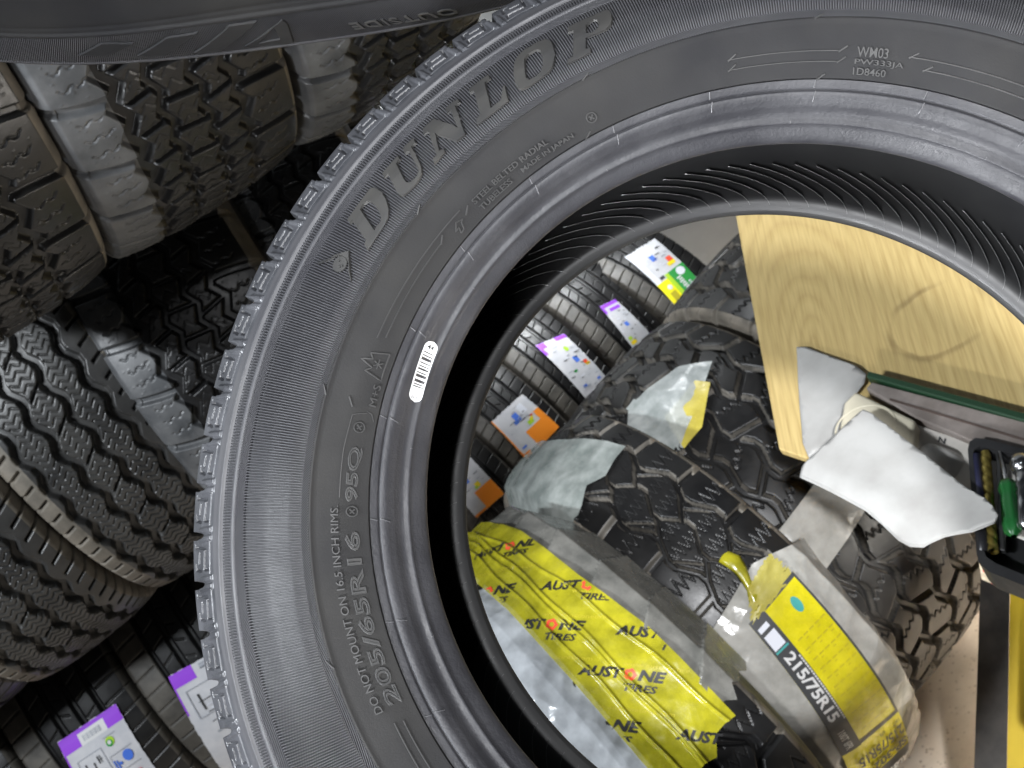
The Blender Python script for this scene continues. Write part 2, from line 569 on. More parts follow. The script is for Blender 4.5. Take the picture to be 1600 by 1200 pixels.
# --- lower row: road tyres with labels
C9, O9 = (-0.5334, -0.4227, -2.699), (-0.028, -0.069)
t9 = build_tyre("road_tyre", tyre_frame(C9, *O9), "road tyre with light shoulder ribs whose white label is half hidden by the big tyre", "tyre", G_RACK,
                .32, .20, pat_touring, .0075, na=1700, drop=.007, shoulder=ROADDUST, dust_sheen_from=-.059)
t8 = copy_tree(t9, tyre_frame(beside(C9, O9, -.222), *O9))
tag(t8, "road tyre with a purple topped paper label, lowest at the bottom left", "tyre", G_RACK)
t12 = copy_tree(t9, tyre_frame(beside(C9, O9, -.444), *O9))
tag(t12, "unlabelled road tyre cut off by the bottom left corner", "tyre", G_RACK)
t7 = copy_tree(t9, spin(tyre_frame(beside(C5, O5, -.445), *O5), 9))
tag(t7, "dark road tyre under the left zigzag van tyre", "tyre", G_RACK)
t10 = copy_tree(t9, spin(tyre_frame(beside(C9, O9, .222), *O9), 5))
tag(t10, "road tyre almost wholly behind the big tyre's lower left edge", "tyre", G_RACK)
# --- far row with labels, seen through the big tyre
G_FAR = "labelled road tyres in the far row"
FAR = [((0.0731, -0.0040, -3.1996), (.276, .005)), ((0.1764, 0.0943, -3.2000), (.284, .002)), ((0.2995, 0.1555, -3.2002), (.332, .026)),
       ((-0.0259, -0.1118, -3.1665), (.276, .005)), ((-0.1249, -0.2196, -3.1335), (.276, .005))]
FAR_L = ["far road tyre with the wider purple and white label, third up the row",
         "far road tyre with the narrower purple and white label, next to the green labelled tyre",
         "far road tyre with the green, white and yellow label by the grey wall",
         "far road tyre with the whole white and orange label",
         "far road tyre whose orange label the big tyre's inner edge cuts off"]
FSX, FSR = .66, .7265
far = []
for k, ((c, oo), lb) in enumerate(zip(FAR, FAR_L)):
    t = copy_tree(t9, tyre_frame(np.array(c) * .9688, *oo) @ Matrix.Diagonal((FSX, FSR, FSR, 1)))
    tag(t, lb, "tyre", G_FAR)
    far.append(t)
# --- three all-terrain tyres on the floor side, one more behind
G_AT = "all terrain tyres standing beside the desk"
CC, OC = (0.4118, -0.2218, -2.3990), (.272, -.005)
CB, OB = (0.2811, -0.3380, -2.2016), (.251, -.022)
CA, OA = (0.1600, -0.4645, -1.9516), (.224, -.019)
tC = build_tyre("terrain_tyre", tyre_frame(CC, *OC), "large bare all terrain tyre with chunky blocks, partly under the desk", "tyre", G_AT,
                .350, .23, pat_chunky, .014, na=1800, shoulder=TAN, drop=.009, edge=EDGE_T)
tD = copy_tree(tC, spin(tyre_frame(beside(CC, OC, .262), *OC), 6))
tag(tD, "all terrain tyre behind the desk's left edge, only its upper blocks showing", "tyre", G_AT)
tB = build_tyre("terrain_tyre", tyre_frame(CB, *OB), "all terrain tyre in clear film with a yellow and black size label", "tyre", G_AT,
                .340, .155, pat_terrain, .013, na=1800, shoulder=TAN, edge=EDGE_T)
tA = build_tyre("terrain_tyre", tyre_frame(CA, *OA), "all terrain tyre wrapped in yellow printed film and silver plastic", "tyre", G_AT,
                .325, .19, pat_terrain, .010, na=1700, shoulder=TAN)
# ================================================================== the big tyre in front
HC = np.array([0.1592, -0.0706, -0.7519])
_ax, _ay = 0.1054, -0.0905
HN = np.array([math.sin(_ay) * math.cos(_ax), math.sin(_ax), math.cos(_ay) * math.cos(_ax)])
HU = np.array([math.cos(_ay), 0, -math.sin(_ay)])
# an unmounted tyre is never quite round: millimetre ovality at four radii of the near side, and at the far bead
OVAL_R = [.1999, .2301, .2584, .3131]
OVAL_N = np.array([[-.11, 2.35, 4.45, -6.5], [3.22, 2.02, 4.96, -4.36], [4.01, 5.7, 7.1, -.16], [2.9, -7.35, 1.06, -1.4]]) / 1000
OVAL_F = np.array([-.83, -.8, 2.85, -8.2]) / 1000
Z_MID = -.083

def oval(r, th, z):
    near = [np.interp(r, OVAL_R, OVAL_N[:, k]) for k in range(4)]
    wf = np.clip((r - .1999) / (.3131 - .1999), 0, 1)
    farc = [OVAL_F[k] * (1 - wf) + OVAL_N[3, k] * wf for k in range(4)]
    t = np.clip(-z / .166, 0, 1)
    g = [near[k] * (1 - t) + farc[k] * t for k in range(4)]
    return g[0] * np.cos(th) + g[1] * np.sin(th) + g[2] * np.cos(2 * th) + g[3] * np.sin(2 * th)

PZ_R = [.1999, .2301, .243, .2584, .270, .285, .300, .3131, .322, .330, .337]
PZ_Z = [.0015, .0187, .0235, .0264, .0262, .0215, .0125, .0036, -.005, -.0125, -.0203]
_rf = np.linspace(.195, .34, 400)
_zf = np.interp(_rf, PZ_R, PZ_Z)
_k = np.hanning(25); _k /= _k.sum()
_zs = np.convolve(np.pad(_zf, 12, mode="edge"), _k, "valid")

def wall_z(r):
    return np.interp(r, _rf, _zs)

def hero_pt(r, th, h=0.0, z=None):
    """point on the near sidewall, h above its surface"""
    r = np.asarray(r, float); th = np.asarray(th, float)
    zz = wall_z(r) if z is None else np.asarray(z, float)
    sl = (wall_z(r + .001) - wall_z(r - .001)) / .002
    L = np.sqrt(1 + sl * sl)
    rr = r - h * sl / L
    zz = zz + h / L
    R = rr + oval(rr, th, zz)
    return np.stack([R * np.cos(th), R * np.sin(th), zz + 0 * R], -1)

_hv = np.cross(HN, HU)
_m = np.stack([ROT @ HU, ROT @ _hv, ROT @ HN], 1)
hero = empty("car_tyre", Matrix([[*_m[i], room(HC)[i]] for i in range(3)] + [[0, 0, 0, 1]]),
             "big new black car tyre in front with large raised lettering and a barcode sticker", "tyre")

# --- sidewall: (r, height, line pattern, shear of the lines)
def hero_sidewall():
    NA = 1264 * 4
    rows = [(.3222, 0, "", 0), (.3205, 0, "", 0), (.3192, 0, "", 0), (.3180, .0005, "", 0), (.3171, .0006, "", 0), (.3167, .0002, "", 0),
            (.3165, -.0022, "", 0), (.3150, -.0022, "", 0), (.3148, 0, "", 0), (.3146, .0, "r", 0), (.3120, 0, "r", 0), (.3092, 0, "r", 0), (.3090, 0, "", 0),
            (.3087, .0006, "", 0), (.3068, .0006, "", 0), (.3064, 0, "", 0), (.3062, -.0002, "s", .021)]
    for k in range(1, 5):
        rows.append((.3060 - .0060 * k / 4, 0, "s", .021 * (1 - k / 4)))
    for k in range(1, 11):
        rows.append((.3000 - .0370 * k / 10, 0, "s", 0))
    for k in range(1, 4):
        rows.append((.2630 - .0040 * k / 3, 0, "s", -.017 * k / 3))
    rows += [(.2588, -.0004, "", -.017), (.2586, -.0005, "", -.017), (.2582, .0003, "", -.017), (.2574, .0003, "", -.017), (.2570, 0, "", -.017)]
    for r in np.linspace(.2545, .2315, 9):
        rows.append((float(r), 0, "", -.017))
    rows += [(.2306, .0001, "", -.017), (.2301, .0001, "", -.017), (.2298, -.0010, "", -.017)]
    j = np.arange(NA)
    th0 = j * 2 * PI / NA
    rib = np.where((j % 4) < 2, .0, -.0016)
    ser = np.array([.0, .0, -.0022, -.0022])[j % 4] * 1.0
    V = []
    for r, h, p, sh in rows:
        hh = h + (rib if p == "r" else ser if p == "s" else 0 * th0)
        V.append(hero_pt(r + 0 * th0, th0 + sh, hh))
    nb = len(rows)
    V = np.stack(V, 1).reshape(-1, 3)
    F = grid_faces(NA, nb, True, flip=True)
    kinds = [p for _, _, p, _ in rows]
    mrow = np.array([1 if (kinds[k] or kinds[k + 1] or k < 17) else 0 for k in range(nb - 1)])
    srow = np.array([not (kinds[k] and kinds[k + 1]) for k in range(nb - 1)])
    return mesh("sidewall", V, F, [RUB, RIB], hero, np.tile(mrow, NA), np.tile(srow, NA))
side = hero_sidewall()

def hero_rows(name, rows, na, m, flip=True, smooth=True, rough=0.0, parent=hero):
    th = np.linspace(0, 2 * PI, na, endpoint=False)
    V = []
    for k, (r, z) in enumerate(rows):
        rr = r + 0 * th
        zz = z + 0 * th
        R = rr + oval(rr, th, zz)
        if rough:
            R = R + rough * RNG.standard_normal(na)
        V.append(np.stack([R * np.cos(th), R * np.sin(th), zz], -1))
    V = np.stack(V, 1).reshape(-1, 3)
    return mesh(name, V, grid_faces(na, len(rows), True, flip=flip), m, parent, smooth=smooth)

BEAD_ROWS = [(.2298, .0176), (.2285, .0172), (.2262, .0166), (.2254, .0162), (.2251, .0152), (.2246, .0151), (.2243, .0163), (.2232, .0163), (.2215, .0158),
             (.2196, .0150), (.2192, .0145), (.2178, .0138), (.2162, .0121), (.2148, .0102), (.2132, .0090), (.2115, .0085), (.2098, .0085), (.2088, .0083),
             (.2084, .0078), (.2081, .0070), (.2060, .0058), (.2035, .0042), (.2012, .0024), (.2001, .0008), (.1998, -.0008), (.2003, -.0024), (.2020, -.0040)]
hbead = hero_rows("bead", BEAD_ROWS, 900, BEAD)
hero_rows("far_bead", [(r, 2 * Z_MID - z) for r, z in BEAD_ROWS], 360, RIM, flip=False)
IN = [(.2020, -.0040), (.206, -.0065), (.212, -.0060), (.222, .0), (.240, .0105), (.258, .0150), (.275, .0125), (.292, .0035), (.306, -.008), (.317, -.022), (.324, -.038), (.3265, -.058), (.327, Z_MID)]
INN = IN + [(r, 2 * Z_MID - z) for r, z in IN[-2::-1]]
ln = hero_rows("inner_liner", INN, 360, LINER, flip=True)
hero_rows("far_sidewall", [(r, 2 * Z_MID - float(wall_z(r))) for r in np.linspace(.2298, .3222, 24)], 360, RUB, flip=False)

def ridges():
    """thin moulded vent lines on the inside of both sidewalls"""
    mm = mat("liner_ridge_rubber", (.060, .060, .060), .4)
    ir = np.array([r for r, z in INN]); iz = np.array([z for r, z in INN])
    s = np.concatenate([[0], np.cumsum(np.hypot(np.diff(ir), np.diff(iz)))])
    L = s[-1]
    for side_, n, a, b, sw in ((0, 150, .002, .030, .11), (1, 104, .004, .040, .22)):
        V, F = [], []
        for k in range(n):
            t0 = 2 * PI * k / n
            u = np.linspace(0, 1, 14)
            ss = a + (b - a) * u
            ss = ss if side_ == 0 else L - ss
            r = np.interp(ss, s, ir); z = np.interp(ss, s, iz)
            th = t0 + sw * u ** 1.5
            dr_, dz_ = np.gradient(r), np.gradient(z)
            nl = np.hypot(dr_, dz_)
            nr_, nz_ = -dz_ / nl, dr_ / nl
            if (nr_ * (.265 - r) + nz_ * (Z_MID - z)).mean() < 0:
                nr_, nz_ = -nr_, -nz_
            base = len(V)
            w = .0005
            for q in range(14):
                for dth, h in ((-w, -.0003), (0, .0006), (w, -.0003)):
                    rr = r[q] + nr_[q] * h; zz = z[q] + nz_[q] * h
                    tt = th[q] + dth / rr
                    R = rr + float(oval(rr, tt, zz))
                    V.append((R * math.cos(tt), R * math.sin(tt), zz))
            for q in range(13):
                for e in (0, 1):
                    F.append((base + q * 3 + e, base + q * 3 + e + 1, base + q * 3 + 4 + e, base + q * 3 + 3 + e))
        mesh("vent_ridges", V, F, mm, ln, smooth=True)
ridges()

# --- tread: shoulder blocks with engraved hook sipes, seen edge-on all round the outline
def hero_tread():
    NP_ = 79
    per = 44
    na = NP_ * per
    th = np.arange(na) * 2 * PI / na
    sh = [(.3222, -.0052), (.3245, -.0075), (.3270, -.0098), (.3295, -.0121), (.3320, -.0148), (.3342, -.0172), (.3360, -.0192), (.3371, -.0206)]
    rr = np.interp(np.linspace(0, 7, 64), range(8), [a for a, _ in sh])
    zz = np.interp(np.linspace(0, 7, 64), range(8), [b for _, b in sh])
    ncr = 48
    zc = np.linspace(-.0215, 2 * Z_MID + .0215, ncr)
    rc = .3378 + .0062 * (1 - np.abs((zc - Z_MID) / (zc[0] - Z_MID)) ** 2.2)
    rr = np.concatenate([rr, rc, rr[::-1]]); zz = np.concatenate([zz, zc, 2 * Z_MID - zz[::-1]])
    T = np.stack([np.gradient(rr), np.gradient(zz)], 1)
    T /= np.linalg.norm(T, axis=1)[:, None]
    nr_, nz_ = -T[:, 1], T[:, 0]
    sgn = np.sign(nr_[64 + ncr // 2]); nr_ *= sgn; nz_ *= sgn
    nb = len(rr)
    ph = (th - 2.6142) / (2 * PI) * NP_
    u = ph % 1.0
    Ug, K = np.meshgrid(u, np.arange(nb), indexing="ij")
    t = 1 - K / 63.0                                   # 1 at the smooth band, 0 at the block's outer corner
    face = K < 64
    asp = 1.35
    def seg(pts, w):
        d = np.full(Ug.shape, 9.0)
        for p, q in zip(pts[:-1], pts[1:]):
            d = np.minimum(d, seg_dist(t, Ug * asp, (p[0], p[1] * asp), (q[0], q[1] * asp)))
        return np.clip((w - d) / (w * .45), 0, 1)
    g = np.zeros(Ug.shape)
    for pts, w, dp in (([(.13, .20), (.15, .26), (.66, .27), (.60, .70), (.74, .71)], .034, .0024), ([(.40, .38), (.37, .58)], .040, .0026),
                       ([(.17, .60), (.17, .70), (.45, .73)], .040, .0026), ([(.86, .10), (.84, .86)], .022, .0008)):
        g = np.maximum(g, dp * seg(pts, w))
    # lateral groove between blocks: deep at the crown, fading to a curved slot on the shoulder
    dist = np.minimum(Ug, 1 - Ug)
    slot_c = .0 + .10 * np.clip(t - .35, 0, 1)
    dd = np.abs(((Ug - .02 + slot_c + .5) % 1) - .5)
    deep = np.where(face, .0055 * np.clip(1 - t / .62, 0, 1) ** .7, .0065)
    wid = np.where(face, .055 + .03 * (1 - t), .085)
    g = np.maximum(g, deep * np.clip((wid - dd) / .02, 0, 1))
    raise_ = np.where(face, .0011 * np.clip((.075 - np.abs(dd - .085)) / .03, 0, 1) * np.clip((t - .30) / .1, 0, 1) * np.clip((.97 - t) / .06, 0, 1), 0)
    # crown: four straight grooves and block cuts
    zn = (zz[None, :] - Z_MID) + 0 * Ug
    crown = (~face) & (K < 64 + ncr)
    for zc_ in (-.032, -.010, .012, .034):
        g = np.maximum(g, crown * .007 * np.clip((.0055 - np.abs(zn - zc_ - .002 * tri(Ug * 2))) / .0015, 0, 1))
    g = np.where(K >= 64 + ncr, deep * 0, g)
    d = -g + raise_
    R = rr[None, :] + d * nr_[None, :]
    Zz = zz[None, :] + d * nz_[None, :]
    TH = th[:, None] + 0 * R
    R = R + oval(R, TH, Zz)
    V = np.stack([R * np.cos(TH), R * np.sin(TH), Zz], -1).reshape(-1, 3)
    return mesh("tread", V, grid_faces(na, nb, True, flip=False), HTREAD, hero)
hero_tread()

# --- raised writing; (radius, angle) outlines of the six big letters and the arrow mark
BIG = {'D':[[(0.29393,2.5792),(0.29381,2.542),(0.2937,2.5064),(0.29172,2.5009),(0.28809,2.4995),(0.28344,2.5018),(0.27906,2.5067),(0.27534,2.5148),(0.2723,2.5242),(0.27027,2.5357),(0.26967,2.5478),(0.26937,2.5771),(0.26916,2.6088),(0.27015,2.6097),(0.27376,2.6046),(0.27387,2.5957),(0.28142,2.5864),(0.28957,2.577),(0.28964,2.5832)],[(0.2896,2.5476),(0.28968,2.5387),(0.28839,2.5308),(0.28633,2.5292),(0.28284,2.5307),(0.27852,2.5358),(0.2752,2.5429),(0.27337,2.5517),(0.27337,2.5601),(0.27361,2.567),(0.28142,2.5575)]],'U':[[(0.29401,2.4733),(0.29391,2.4502),(0.29384,2.4276),(0.29006,2.4316),(0.29005,2.4414),(0.2838,2.4494),(0.27831,2.4565),(0.27599,2.4584),(0.27442,2.4556),(0.27379,2.4485),(0.27397,2.4377),(0.27532,2.4295),(0.28198,2.4213),(0.28932,2.4132),(0.28988,2.4213),(0.29434,2.4167),(0.29441,2.4018),(0.29411,2.387),(0.28961,2.3904),(0.2901,2.4006),(0.28331,2.408),(0.27719,2.4153),(0.2741,2.4205),(0.27156,2.429),(0.27018,2.4445),(0.27015,2.4678),(0.27097,2.4816),(0.27161,2.4865),(0.27377,2.4884),(0.27801,2.4853),(0.28343,2.4779),(0.28934,2.4702),(0.29014,2.4792)]],'N':[[(0.29441,2.3659),(0.29418,2.3347),(0.2865,2.3271),(0.27925,2.3186),(0.28424,2.3125),(0.28979,2.3058),(0.28998,2.3141),(0.29462,2.3094),(0.29426,2.294),(0.29379,2.2781),(0.28985,2.2809),(0.29032,2.2912),(0.27977,2.304),(0.26995,2.3167),(0.27043,2.3401),(0.27693,2.3481),(0.28369,2.3563),(0.27415,2.3726),(0.27363,2.3636),(0.27048,2.3684),(0.27021,2.3864),(0.26987,2.4027),(0.27412,2.3952),(0.27372,2.3856),(0.28119,2.3746),(0.28948,2.3629),(0.29031,2.3721)]],'L':[[(0.29422,2.2558),(0.29408,2.2315),(0.29438,2.2076),(0.29057,2.2103),(0.2904,2.2224),(0.28183,2.2336),(0.27401,2.2446),(0.27433,2.224),(0.28121,2.2046),(0.28092,2.197),(0.2702,2.2115),(0.26965,2.251),(0.26992,2.2916),(0.27405,2.2842),(0.27408,2.2734),(0.28191,2.2622),(0.2902,2.2511),(0.29065,2.2595)]],'O':[[(0.28827,2.1667),(0.29152,2.1583),(0.29416,2.1452),(0.29499,2.1285),(0.29519,2.1063),(0.29467,2.0905),(0.29297,2.0832),(0.28974,2.0798),(0.2856,2.082),(0.28072,2.0875),(0.27648,2.0956),(0.2733,2.1055),(0.27156,2.1175),(0.27105,2.1363),(0.27043,2.1555),(0.27048,2.17),(0.2713,2.1812),(0.27412,2.1846),(0.27841,2.1821),(0.28367,2.1753)],[(0.28822,2.139),(0.29001,2.1282),(0.29006,2.1145),(0.28773,2.1098),(0.28355,2.1126),(0.2786,2.1205),(0.27536,2.1299),(0.27424,2.1427),(0.27449,2.1548),(0.27637,2.1574),(0.28057,2.152)]],'P':[[(0.29443,2.0434),(0.29437,2.0249),(0.29417,2.0068),(0.29405,1.9848),(0.29413,1.9627),(0.29267,1.9589),(0.28906,1.9593),(0.2848,1.9637),(0.28202,1.9697),(0.27997,1.9821),(0.28018,1.9965),(0.28057,2.0223),(0.27432,2.0316),(0.27352,2.0236),(0.27016,2.0278),(0.2702,2.0543),(0.27047,2.0807),(0.27376,2.076),(0.27368,2.0641),(0.28125,2.0515),(0.28953,2.0389),(0.28966,2.0493)],[(0.28892,2.0105),(0.28991,2.0028),(0.29033,1.9958),(0.28941,1.9906),(0.28701,1.9905),(0.28442,1.9956),(0.28303,2.004),(0.28309,2.0104),(0.28364,2.017)]],'logo':[[(0.29531,2.6733),(0.28746,2.6495),(0.28029,2.6241),(0.27418,2.6494),(0.26827,2.6766),(0.26939,2.6763),(0.27349,2.6617),(0.27606,2.65),(0.27867,2.6433),(0.28332,2.6423),(0.28673,2.648),(0.28771,2.6555)]]}
def map_bm(bm, r0, th0, lift=0.0):
    for v in bm.verts:
        x, y, z = v.co
        p = hero_pt(r0 + y, th0 - x / (r0 + .004), z + lift)
        v.co = p
RM = .282
for k, loops in BIG.items():
    bm = bmesh.new()
    b = poly2d([[((2.3 - t) * RM, r) for r, t in lp] for lp in loops], .0035)
    chamfer(b, .0007, .0016)
    for v in b.verts:
        x, y, z = v.co
        v.co = hero_pt(y, 2.3 - x / RM, z - .0004)
    append_bm(bm, b)
    if k == "logo":
        ring = [(.0044 * math.cos(a), .0044 * math.sin(a)) for a in np.linspace(0, 2 * PI, 24, endpoint=False)]
        b = poly2d([ring], .0035); thicken(b, .0012); map_bm(b, .2808, 2.6566, -.0002); append_bm(bm, b)
        for dx, dy in ((.0012, .0014), (-.0014, -.0010), (-.0006, -.0022)):
            b = poly2d([[(dx + .0006 * math.cos(a), dy + .0006 * math.sin(a)) for a in np.linspace(0, 2 * PI, 8, endpoint=False)]]); thicken(b, .0006); map_bm(b, .2808, 2.6566, .0010); append_bm(bm, b)
    from_bm("arrow_emblem" if k == "logo" else "raised_letter", bm, LET, side)

def wall_text(dst, body, r0, th_a, th_b, hgt, lift=.0013, outline=0.0, bold=0.0, spacing=1.0):
    b = text2d(body, 1.0, 0, bold, spacing, 3, outline)
    y0 = min(v.co.y for v in b.verts); y1 = max(v.co.y for v in b.verts)
    if not outline:
        cut2d(b, .35)
        thicken(b, 1.0)
    W = (th_a - th_b) * (r0 + .004)
    x0 = min(v.co.x for v in b.verts); x1 = max(v.co.x for v in b.verts)
    zs = lift if not outline else hgt * .9
    for v in b.verts:
        v.co.x = (v.co.x - x0) * W / (x1 - x0)
        v.co.y = (v.co.y - y0) * hgt / (y1 - y0)
        v.co.z = v.co.z * zs if not outline else v.co.z * hgt / (y1 - y0)
    map_bm(b, r0, th_a, -.0001 if not outline else .0001)
    bm = bmesh.new()
    append_bm(bm, b)
    from_bm("text_line", bm, TXT, side)

wall_text(None, "STEEL BELTED RADIAL", .2380, 2.4040, 2.1985, .0032, bold=.01)
wall_text(None, "TUBELESS", .2330, 2.4020, 2.3110, .0032, bold=.01)
wall_text(None, "MADE IN JAPAN", .2329, 2.2800, 2.1440, .0032, bold=.01)
wall_text(None, "WM03", .2402, 1.4996, 1.4343, .0044, bold=.005)
wall_text(None, "PW333JA", .2362, 1.5029, 1.3980, .0031, bold=.005)
wall_text(None, "1D8460", .2322, 1.5049, 1.4335, .0032, bold=.005)
wall_text(None, "205/65R16", .2345, 3.5500, 3.1691, .0072, outline=.05, spacing=1.05)
wall_text(None, "95Q", .2342, 3.1080, 2.9892, .0070, outline=.05)
wall_text(None, "DO NOT MOUNT ON 16.5 INCH RIMS.", .2443, 3.5540, 3.1170, .0037, bold=.0)
wall_text(None, "M+S", .2325, 2.8990, 2.8510, .0035)

def line_bm(dst, pts, w=.00035, h=.0007, n=14):
    """raised hair line along (r, theta) points"""
    out = []
    for (r0, a0), (r1, a1) in zip(pts[:-1], pts[1:]):
        for k in range(n):
            out.append((r0 + (r1 - r0) * k / n, a0 + (a1 - a0) * k / n))
    out.append(pts[-1])
    own = dst is None
    if own:
        dst = bmesh.new()
    P = np.array(out)
    xy = np.stack([P[:, 1] * .24, P[:, 0]], 1)
    T = np.gradient(xy, axis=0); T /= np.linalg.norm(T, axis=1)[:, None] + 1e-12
    Nn = np.stack([-T[:, 1], T[:, 0]], 1)
    rows = []
    for off, hh in ((-w, -.0002), (-w * .5, h), (w * .5, h), (w, -.0002)):
        q = xy + Nn * off
        rows.append(hero_pt(q[:, 1], q[:, 0] / .24, hh))
    vs = [[dst.verts.new(p) for p in row] for row in rows]
    for a in range(3):
        for k in range(len(out) - 1):
            dst.faces.new((vs[a][k], vs[a][k + 1], vs[a + 1][k + 1], vs[a + 1][k]))
    if own:
        from_bm("moulded_line", dst, TXT, side)

for p, q in (((.2426, 1.7736), (.2426, 1.5389)), ((.2378, 1.7772), (.2378, 1.5416)), ((.2422, 1.3906), (.2422, 1.0)), ((.2377, 1.356), (.2377, 1.0)),
             ((.2424, 2.7573), (.2420, 2.4354)), ((.2384, 2.7498), (.2384, 2.5179)), ((.2421, 3.5842), (.2440, 3.9)), ((.2381, 3.5875), (.2395, 3.9))):
    line_bm(None, [p, q], n=30)
for r, a, s in ((.2426, 1.7736, 1), (.2378, 1.7772, 1), (.2426, 1.5389, 1), (.2378, 1.5416, 1), (.2422, 1.3906, 1), (.2377, 1.356, 1), (.2384, 2.5179, 1),
                (.2384, 2.435, 1), (.2582, 2.498, 1), (.2582, 2.07, 1), (.2582, 1.589, 1), (.2582, 3.44, 1), (.2582, 2.90, 1), (.2301, 2.125, 1), (.2440, 2.91, 1), (.2300, 1.585, 1)):
    line_bm(None, [(r - .0006, a), (r + .0022, a - .019)], w=.0005, h=.0009, n=4)
bm = bmesh.new()
MT = [(.2334, 2.779), (.2425, 2.7905), (.2405, 2.8010), (.2462, 2.8085), (.2395, 2.8190), (.2425, 2.8290), (.2334, 2.840), (.2334, 2.779)]
line_bm(bm, MT, w=.0005, n=4)
for k in range(3):
    a = k * PI / 3
    dx, dy = .0026 * math.cos(a), .0026 * math.sin(a)
    line_bm(bm, [(.2372 - dy, 2.8085 - dx / .24), (.2372 + dy, 2.8085 + dx / .24)], w=.0004, n=3)
from_bm("mountain_symbol", bm, TXT, side)
line_bm(None, [(.2335, 2.4700), (.2365, 2.4640), (.2360, 2.4760), (.2392, 2.4600), (.2378, 2.4440), (.2372, 2.4520), (.2340, 2.4590), (.2335, 2.4700)], w=.0004, n=3)
for r, a in ((.2379, 3.1281), (.2381, 2.9486), (.2382, 2.0895)):
    bm = bmesh.new()
    line_bm(bm, [(r + .0026 * math.sin(t), a + .0026 * math.cos(t) / .24) for t in np.linspace(0, 2 * PI, 19)], w=.0004, n=1)
    for t in (.8, .8 + PI / 2):
        line_bm(bm, [(r - .0016 * math.sin(t), a - .0016 * math.cos(t) / .24), (r + .0016 * math.sin(t), a + .0016 * math.cos(t) / .24)], w=.0005, n=2)
    from_bm("vent_mark", bm, TXT, side)
# long plate outline round the load index
line_bm(None, [(.2360, 2.915), (.2425, 2.925), (.2438, 3.00), (.2438, 3.10)], w=.0003, h=.0004, n=8)
line_bm(None, [(.2318, 2.93), (.2335, 2.915), (.2360, 2.912)], w=.0003, h=.0004, n=6)

# mould seam ticks across the bead
def bead_pt(r, th, h):
    rs = np.array([a for a, _ in BEAD_ROWS[:24]])[::-1]; zs = np.array([b for _, b in BEAD_ROWS[:24]])[::-1]
    z = np.interp(r, rs, zs) + h
    R = r + oval(np.asarray(r, float), np.asarray(th, float), z)
    return np.stack([R * np.cos(th), R * np.sin(th), z], -1)
FLASH = mat("flash_rubber", (.035, .035, .038), .45)
TK = [1.3337, 1.5852, 1.8248, 2.0551, 2.2758, 2.4926, 2.7046, 2.9118, 3.1426, 3.3741, 3.60, 1.09]
for n_, a in enumerate(TK):
    V, F = [], []
    for (r0, r1, sk) in ((.2296, .2255, .004), (.2240, .2185, .007)) + (((.2100, .2085, .0), ) if n_ % 2 else ()):
        rs = np.linspace(r0, r1, 6)
        an = a + (.06 if r0 < .215 else 0) + sk * np.linspace(0, 1, 6)
        base = len(V)
        for off, h in ((-.0005, -.0003), (0, .0006), (.0005, -.0003)):
            V += list(bead_pt(rs, an + off / .22, h))
        for e in range(2):
            for k in range(5):
                F.append((base + e * 6 + k, base + e * 6 + k + 1, base + e * 6 + 7 + k, base + e * 6 + 6 + k))
    mesh("seam_tick", V, F, FLASH, hbead, smooth=True)

# barcode sticker on the bead
def sticker():
    a0, a1 = 2.7122, 2.8619
    n, mcols = 40, 12
    V = []
    for k in range(n):
        a = a0 + (a1 - a0) * k / (n - 1)
        e = min(k, n - 1 - k) / (n - 1) * (a1 - a0) * .214
        hw = .0037 if e > .0037 else math.sqrt(max(.0037 ** 2 - (.0037 - e) ** 2, 1e-9))
        rc = .2141 - .0013 * k / (n - 1)
        for q in range(mcols):
            V.append(bead_pt(np.array(rc + hw * (2 * q / (mcols - 1) - 1)), np.array(a), .0005))
    st = mesh("barcode_sticker", V, grid_faces(n, mcols), WHITE, hero, smooth=True)
    V, F = [], []
    rnd = random.Random(3)
    a = a0 + .028
    while a < a1 - .036:
        w = rnd.choice((.0006, .0006, .0010, .0015)) / .214
        f = (a - a0) / (a1 - a0)
        rs = np.linspace(.2141 - .0013 * f - .0030, .2141 - .0013 * f + .0029, 6)
        b = len(V)
        for da in (0, w):
            V += list(bead_pt(rs, rs * 0 + a + da, .0007))
        F += [(b + k, b + k + 1, b + 7 + k, b + 6 + k) for k in range(5)]
        a += w + rnd.choice((.0006, .0007, .0011)) / .214
    mesh("barcode", V, F, BLACK, st)
    for body, rr, th_c, h, wd in (("44", .2143, 2.7270, .0022, .0036), ("221876", .2128, 2.8510, .0013, .0052)):
        b = text2d(body, 1, 0, .02)
        y0 = min(v.co.y for v in b.verts); y1 = max(v.co.y for v in b.verts)
        x0 = min(v.co.x for v in b.verts); x1 = max(v.co.x for v in b.verts)
        for v in b.verts:
            x = ((v.co.x - x0) / (x1 - x0) - .5) * wd      # reads across the sticker
            y = ((v.co.y - y0) / (y1 - y0) - .5) * h
            # across the strip is radial; the image left is outward
            v.co = bead_pt(np.array(rr - x), np.array(th_c - y / .214), .0008)
        from_bm("printed_number", b, BLACK, st)
sticker()

